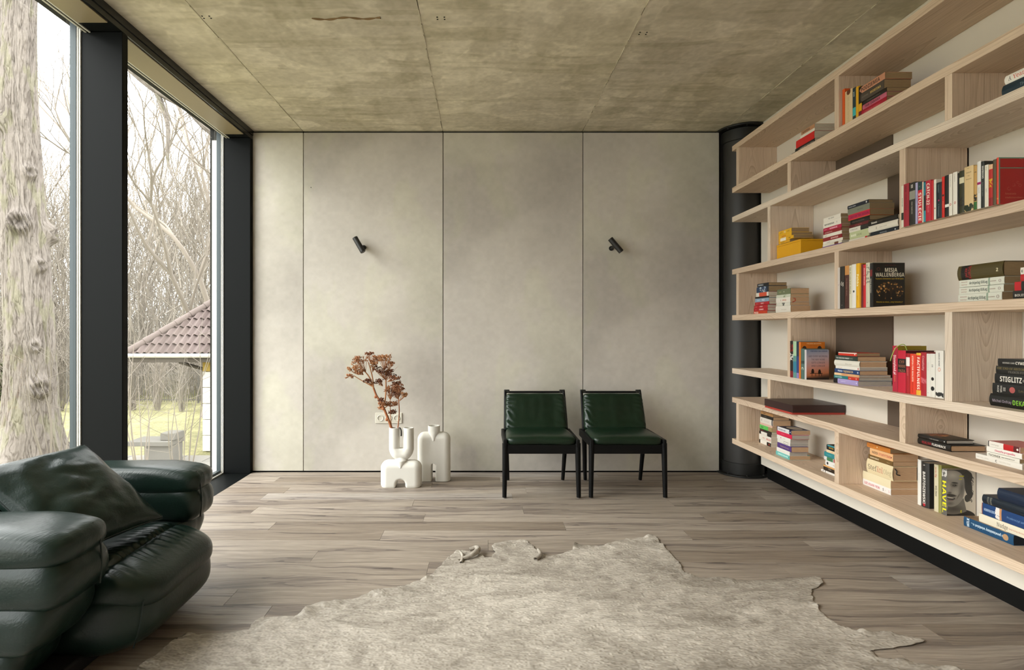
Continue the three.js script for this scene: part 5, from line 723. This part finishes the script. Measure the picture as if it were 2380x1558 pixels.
B('l',2.1,1.101,-3.214,.019,.161,.13,'#c9321f',1,0,[['r','#e6dfd2',0,1,'topedge'],['o','#f2e6da',.9,.4,'dot']],'thin red book with white top edge topping the sixth shelf\'s stack');
B('l',2.1,1.074,-3.225,.026,.2,.157,'#2c3730',2,0,[['THE CONSCIOUS PARENT','#dfe2da',.06,.45,'b'],['SHEFALI','#a0a89c',.66,.28,'']],'dark green book with white title second in the sixth shelf\'s stack');
B('l',2.1,1.039,-3.216,.035,.22,.151,'#ded8cb',2,1,[['Dobry omen','#aaa294',.45,.3,'']],'white hardback third in the sixth shelf\'s stack');
B('l',2.1,1.023,-3.214,.017,.21,.155,'#e3ded4',3,0,[['Ciało i umysł','#d8a898',.12,.35,''],['o','#a83a34',.94,.5,'dot']],'thin white paperback with red mark in the sixth shelf\'s stack');
B('l',2.1,.998,-3.219,.024,.22,.155,'#1d3a6a',2,0,[['PRACA','#e8eaf0',.14,.55,'b'],['TAJEMNICZA','#e2b878',.36,.6,'b'],['o','#d0d8e4',.93,.4,'dot']],'blue book with white and gold title in the sixth shelf\'s stack');
B('l',2.1,.983,-3.222,.015,.22,.175,'#d6a172',3,0,[['r','#e0be94',0,.3,'r'],['MODERNIZACJA','#b0603a',.35,.4,'']],'tan and orange book in the sixth shelf\'s stack');
B('l',2.1,.965,-3.225,.018,.221,.185,'#1f6f72',3,0,[['WYSPA SKARBÓW','#cfe0d4',.06,.4,'b'],['r','#c0331f',.58,1,'r'],['LEWIS','#f0ddd0',.62,.35,''],['V','#f4ece0',.88,.6,'b']],'teal book with red end in the sixth shelf\'s stack');
B('l',2.1,.936,-3.23,.029,.218,.188,'#a596c9',3,0,[['r','#141216',0,.18,'r'],['CLAUDIA ELSE','#dcd4ec',.3,.24,''],['CHARAKTER WIEDŹMY','#6a5c94',.22,.3,''],['8','#f0ecf6',.92,.4,'b']],'lavender book with black square at the bottom of the sixth shelf\'s stack');
G('upright red and white books on the sixth shelf from above');
B('s',2.1,.936,-2.86,.036,.233,.145,'#b01c38',0,0,[['I','#f0dada',.05,.4,''],['Disneyland.pl','#f2e2e0',.2,.6,'b'],['ŻEJMIS','#e0a050',.64,.3,'']],'crimson book with white title and olive-banded cover on the sixth shelf','olivecover');
B('s',2.1,.936,-2.823,.053,.211,.14,'#c41c38',0,0,[['r','#1d1312',.2,.52,'r'],['CYF','#a86a4c',.22,.4,'v'],['RODI','#a86a4c',.33,.35,'v'],['FAZA','#a86a4c',.44,.35,'v']],'broad red book with dark photo patch on the sixth shelf','redgreenribbon');
B('s',2.1,.936,-2.769,.024,.198,.135,'#a81a24',0,0,[['r','#efe6de',.1,.32,'r'],['SĄSIEDZI','#d89a90',.36,.4,'']],'dark red book with white label on the sixth shelf');
B('s',2.1,.936,-2.743,.038,.197,.13,'#df3c22',0,0,[['UTOPIA FOR REALISTS','#f6dccc',.05,.34,'b'],['BREGMAN','#8c1c14',.7,.3,'']],'orange-red book with white title reading downward on the sixth shelf');
B('s',2.1,.936,-2.704,.029,.203,.13,'#d8331f',0,0,[['r','#e8b43a',0,.06,'r'],['FACTFULNESS','#f8ece0',.1,.75,'bx'],['r','#e8b43a',.88,1,'r']],'scarlet book with bold white title and yellow corners on the sixth shelf');
B('s',2.1,.936,-2.675,.033,.207,.14,'#a81c2c',0,0,[['Creativity','#e6c8c4',.08,.5,''],['r','#c8606a',.6,.7,'blob']],'crimson book with slim white title beside the white books of the sixth shelf');
B('s',2.1,.936,-2.641,.022,.202,.135,'#dfdad0',0,0,[['▪','#4a7aa0',.03,.4,''],['kobiety bez winy','#b0aaa0',.2,.25,''],['A','#3a3630',.9,.3,'']],'first white spine after the red books of the sixth shelf');
B('s',2.1,.936,-2.619,.028,.203,.135,'#e2ddd3',0,0,[['DE','#2a2a28',.25,.4,''],['o','#1a1a1a',.58,.55,'dot'],['o','#1a1a1a',.8,.7,'dot']],'white book with black emblems on the sixth shelf');
B('s',2.1,.936,-2.589,.045,.219,.13,'#e4dfd6',0,0,[['SANSZE NOWE','#4a4640',.05,.2,'b'],['o','#d06a48',.4,.3,'ring'],['r','#2a2a2a',.9,.94,'blob']],'broad white book with orange oval at the end of the sixth shelf\'s row','whitecover');
G('black flat stack at the frame edge on the sixth shelf');
B('l',2.12,1.102,-2.192,.031,.21,.14,'#100e0c',0,0,[['GEORGES CARR','#c8c4ba',.1,.24,'b'],['CYWILIZACJA','#e8e2d4',.36,.46,'b']],'black book with white title topping the black stack at the right edge');
B('l',2.12,1.071,-2.198,.032,.215,.14,'#0f0e0c',0,0,[['THE END OF HISTORY','#a08a44',.02,.36,'sT'],['FRANCIS FUKUYAMA','#9a948a',.25,.34,'sB']],'black book with gold title second in the black stack at the right edge');
B('l',2.12,1.031,-2.196,.04,.23,.15,'#0e0d0c',0,0,[['STIGLITZ','#e8e2d6',.1,.72,'b'],['CENA','#cfc8bc',.52,.3,'b']],'black book with the largest white title in the black stack at the right edge');
B('l',2.12,.987,-2.204,.044,.235,.15,'#100f0d',0,0,[['Anne','#cfcac0',.08,.3,'v'],['Wien','#cfcac0',.14,.3,'v'],['III','#cfcac0',.2,.3,'v'],['o','#a8504c',.37,.55,'dot'],['Les Gens','#8a7a4c',.48,.3,'s']],'black book with small pink picture in the black stack at the right edge');
B('l',2.12,.936,-2.21,.051,.24,.155,'#11100d',0,1,[['Michel Onfray','#b8a8b8',.06,.3,''],['DEKADENCJA','#7dbb2e',.42,.52,'b']],'thick black book with green lettering at the bottom of the black stack');
G('two black books on the seventh shelf from above');
B('l',2.115,.729,-2.628,.019,.164,.126,'#14110f',3,1,[['ROUSSEAU','#6a5a4c',.08,.3,''],['Trudne czasy światła','#d8d2c6',.42,.3,''],['o','#f0ece4',.94,.25,'dot']],'black book with orange cover picture lying on the seventh shelf','orangetop');
B('l',2.115,.699,-2.615,.03,.189,.156,'#15120f',2,1,[['MICHEL ONFR','#c81c2c',.14,.55,'b'],['FLASHBACK','#e8e2d8',.45,.5,'b'],['▲','#b81c3c',.88,.3,'b']],'black book with red and white title under another black one on the seventh shelf');
G('white flat stack on the seventh shelf from above');
B('l',2.12,.763,-2.273,.024,.141,.128,'#e2dbd0',2,0,[['r','#2a2420',.02,.05,'r'],['rudolf gogo','#a8a094',.1,.3,''],['r','#b8181c',.5,.8,'r'],['r','#571012',.8,.98,'r'],['o','#f0e8e0',.92,.35,'dot']],'white book with red picture panel topping the seventh shelf\'s white stack');
B('l',2.12,.741,-2.272,.022,.154,.128,'#e6e0d6',2,0,[['Filozofia przypadku','#b8344c',.25,.42,'b'],['●','#3a342c',.94,.35,'']],'white book with red title second in the seventh shelf\'s white stack');
B('l',2.12,.722,-2.276,.018,.143,.128,'#e2dcd0',1,0,[['TUCHNER','#4a463c',.06,.62,'b'],['WIEK SZEROKICH LAT','#2a2620',.46,.3,'b']],'white book with black title third in the seventh shelf\'s white stack');
B('l',2.12,.699,-2.297,.023,.207,.14,'#e0dad0',0,0,[['MICHAEL LEWIS','#b8b0a4',.04,.32,''],['C','#1a1816',.44,.6,'b'],['THE FIFTH RISK','#b8b0a4',.52,.32,'']],'white book with round emblem at the bottom of the seventh shelf\'s white stack');
G('rear flat stack at the far end of the bottom shelf');
B('l',2.19,.592,-4.298,.023,.187,.118,'#b88a58',2,0,[['ILONA','#4a2a18',.2,.5,'b']],'tan book topping the rear stack at the far end of the bottom shelf');
B('l',2.19,.568,-4.295,.024,.185,.119,'#1d1c1a',2,0,[['DZIEŁA','#8f8a80',.3,.4,'']],'black book second in the rear stack at the far end of the bottom shelf');
B('l',2.19,.524,-4.304,.043,.192,.133,'#dcd4c8',2,0,[['1','#4a2a2a',.1,.6,'b'],['KALENDARZ','#b8b0a4',.3,.35,''],['r','#1c1a18',.9,.97,'r']],'white book with dark slash in the rear stack of the bottom shelf');
B('l',2.19,.507,-4.31,.018,.185,.13,'#d9b4a0',2,0,[],'pale pink book in the rear stack of the bottom shelf');
B('l',2.19,.476,-4.314,.031,.183,.133,'#57b955',2,0,[['ZEN','#16281a',.1,.6,'b'],['r','#a08a60',.7,1,'r']],'bright green book in the rear stack of the bottom shelf');
B('l',2.19,.456,-4.316,.02,.179,.128,'#1f1916',0,0,[['KRON','#b02a20',.12,.5,'b']],'black book with red lettering in the rear stack of the bottom shelf');
B('l',2.19,.433,-4.322,.023,.183,.128,'#201c1a',0,0,[['r','#e0dad0',.15,.65,'r']],'black book with white label in the rear stack of the bottom shelf');
B('l',2.19,.389,-4.324,.044,.184,.128,'#dfd8cc',0,0,[['MAŁE','#c8604c',.3,.3,''],['WIELKIE','#b83028',.6,.4,'b']],'white book with red lettering in the rear stack of the bottom shelf');
B('l',2.19,.361,-4.325,.028,.178,.128,'#1c1917',0,0,[['r','#e6e0d6',.1,.65,'r'],['o','#b04030',.85,.5,'dot']],'black book with long white label at the bottom of the rear stack');
G('front flat stack at the far end of the bottom shelf');
B('l',2.1,.536,-3.887,.03,.186,.128,'#1d2244',2,0,[['r','#d9d6d4',.05,.85,'r'],['THE POPPY WAR','#3a3a5a',.1,.4,'b'],['o','#d0d0dc',.92,.3,'dot']],'navy book with white spine and oval cover topping the front stack of the bottom shelf','ovaltop');
B('l',2.1,.507,-3.885,.029,.195,.117,'#cc2448',3,0,[['HASZTAG','#e88a94',.3,.35,'']],'crimson book second in the front stack of the bottom shelf');
B('l',2.1,.478,-3.892,.029,.172,.122,'#e0dbd2',3,0,[['o','#d04a6a',.3,.3,'dot'],['SZTUKA','#b8b0a8',.45,.3,'']],'white book with boxed title in the front stack of the bottom shelf');
B('l',2.1,.455,-3.891,.023,.164,.124,'#ddd7cd',3,0,[['r','#6a6458',.5,.85,'edgebox']],'white book with tan corner in the front stack of the bottom shelf');
B('l',2.1,.418,-3.884,.037,.179,.116,'#4f3576',2,0,[['Wspólna Europa','#c0a878',.22,.4,'']],'purple book with gold title in the front stack of the bottom shelf');
B('l',2.1,.389,-3.898,.029,.168,.12,'#e2ddd4',3,0,[['Nadzieja na wszystko','#d0b8a8',.15,.3,'']],'white book just above the turquoise one on the bottom shelf');
B('l',2.1,.361,-3.905,.029,.177,.141,'#69b3ad',2,0,[['ODWAGA DZIAŁANIA','#d8f0ea',.15,.45,'b'],['o','#2f6a68',.92,.3,'dot']],'turquoise book at the bottom of the front stack on the bottom shelf');
G('flat stack half hidden behind the bottom shelf divider');
B('l',2.14,.509,-3.371,.032,.2,.13,'#171c20',0,0,[['r','#3f8a92',.05,.6,'topedge'],['BESKID','#d0a83a',.12,.4,'b']],'black book with yellow title topping the stack half hidden by the bottom divider');
B('l',2.14,.492,-3.373,.017,.2,.13,'#dfc7a0',0,0,[['DIKTINY','#c07058',.2,.4,'']],'cream book second in the stack half hidden by the bottom divider');
B('l',2.14,.463,-3.395,.029,.2,.13,'#2f7f84',0,0,[['OPOWIEM CI','#7fb8b8',.12,.3,'']],'teal book in the stack half hidden by the bottom divider');
B('l',2.14,.441,-3.398,.022,.2,.13,'#d4d0cc',0,0,[['r','#4a7a54',.15,.45,'r'],['r','#a02030',.48,.68,'r'],['r','#c8b03a',.7,1,'r']],'white book with coloured squares in the stack half hidden by the bottom divider');
B('l',2.14,.408,-3.388,.033,.19,.13,'#e0dcd6',0,0,[['o','#1c1a1a',.12,.5,'dot'],['PIOTR','#8a8680',.4,.3,'']],'white book with black dot in the stack half hidden by the bottom divider');
B('l',2.14,.374,-3.403,.034,.2,.13,'#2a211a',0,0,[['r','#d09a5c',0,.9,'topedge'],['DUCH','#cfc4b0',.25,.3,'']],'black and tan book in the stack half hidden by the bottom divider');
B('l',2.14,.361,-3.422,.013,.21,.13,'#e0dbd4',0,0,[['o','#1c1a1a',.1,.5,'dot'],['r','#2a2826',.19,.22,'r'],['I WANT TO TELL','#b0aaa4',.28,.3,'']],'white book with black ring at the bottom of the stack half hidden by the divider');
G('cream flat stack on the bottom shelf');
B('l',2.195,.585,-3.096,.025,.182,.128,'#cf7f33',1,0,[['Pragnienie','#8a4a20',.06,.34,'s'],['o','#e8d8b8',.45,.3,'dot']],'orange book topping the cream stack on the bottom shelf');
B('l',2.195,.545,-3.074,.039,.177,.135,'#dfae7c',2,0,[['NEED','#5a4030',.1,.45,'b'],['STORYTIME','#b85a48',.38,.45,'b'],['o','#6a2a1c',.93,.2,'dot']],'peach book with brown and red title in the cream stack');
B('l',2.195,.52,-3.081,.025,.188,.13,'#6b5028',2,0,[['HENRYK WIELKI','#e0d6c0',.08,.36,'b'],['Sezony','#b8a888',.76,.3,'']],'brown book with white lettering in the cream stack');
B('l',2.195,.441,-3.083,.079,.2,.129,'#dccba4',2,1,[['Stef','#5a5040',.06,.5,'s'],['Król','#b85a48',.42,.55,'s'],['Oleg','#a89874',.66,.45,'s']],'thick cream hardback with handwritten title in the cream stack','ribbonblack');
B('l',2.195,.395,-3.111,.046,.219,.159,'#ddd0ad',2,0,[],'blank cream block under the thick cream hardback on the bottom shelf');
B('l',2.195,.361,-3.111,.035,.22,.155,'#e2dcd8',2,0,[['LEE KUAN YEW','#b8505c',.06,.5,'b'],['S','#2a2626',.72,.5,'b'],['~','#8a8482',.8,.4,''],['S','#b8505c',.92,.5,'s']],'white book with red title at the bottom of the cream stack');
G('upright row of books on the bottom shelf');
B('s',2.222,.361,-2.852,.023,.23,.135,'#dedad2',0,0,[['lektury nieobowiązkowe','#b0aaa2',.3,.2,'']],'thin white book first in the bottom shelf\'s upright row');
B('s',2.222,.361,-2.828,.052,.224,.138,'#2a2826',0,1,[['1','#e0dcd4',.04,.3,'b'],['BARTOSZEWSKI','#ece8e0',.2,.42,'bx'],['o','#b02430',.94,.3,'dot']],'broad charcoal book with white title reading downward on the bottom shelf');
B('s',2.222,.361,-2.748,.026,.23,.135,'#cdc3a4',0,0,[['Jerzy Illg','#a84a3c',.06,.45,'b'],['MÓJ ZNAK','#3a3428',.45,.4,'b']],'cream book with red and black title on the bottom shelf');
B('s',2.222,.361,-2.722,.019,.234,.135,'#8d8a4c',0,0,[],'narrow yellow-green book before the portrait cover on the bottom shelf');
B('s',2.222,.361,-2.702,.03,.22,.138,'#5f5c58',0,0,[['r','#c9c4bc',0,.2,'blob'],['HAVEL','#e8e01c',.24,.95,'bx']],'grey book with yellow title and a portrait cover on the bottom shelf','portrait');
G('navy flat stack at the frame edge on the bottom shelf');
B('l',2.2,.529,-2.266,.049,.23,.155,'#0c2038',0,1,[],'navy hardback topping the blue stack at the right edge of the bottom shelf');
B('l',2.2,.491,-2.334,.038,.24,.16,'#0b1a26',0,1,[['LUDZIE','#8f8a78',.1,.3,'v'],['NOWE','#8f8a78',.15,.3,'v'],['✦','#b89a4c',.62,.4,'']],'blue-black hardback with gold emblem in the blue stack of the bottom shelf');
B('l',2.2,.441,-2.343,.05,.235,.15,'#123a6c',0,0,[['r','#8c4a34',0,.02,'r'],['HENRYKA DUCH','#c0cad8',.05,.3,'b'],['r','#e0d8d0',.3,.36,'blob'],['r','#c0885c',.36,.4,'r'],['Przekroczyć ambicję','#8aa0bc',.5,.22,'']],'royal blue book with small portrait patch in the blue stack of the bottom shelf');
B('l',2.2,.403,-2.362,.037,.225,.145,'#ddd3bd',0,0,[['☾','#8a8068',.06,.4,''],['Nudge','#4a4236',.38,.62,'s'],['Improving decisions','#b0604c',.62,.24,'']],'cream book with brown lettering in the blue stack of the bottom shelf');
B('l',2.19,.361,-2.422,.043,.238,.165,'#0f4468',4,0,[['WILK','#dfe6ea',.06,.42,'v'],['Co powinniśmy wiedzieć o…','#e6ecf0',.16,.34,'flipb'],['o','#b08a64',.85,.6,'dot']],'blue book with inverted white title at the bottom of the blue stack','browntop');
renderer.render(scene, camera);
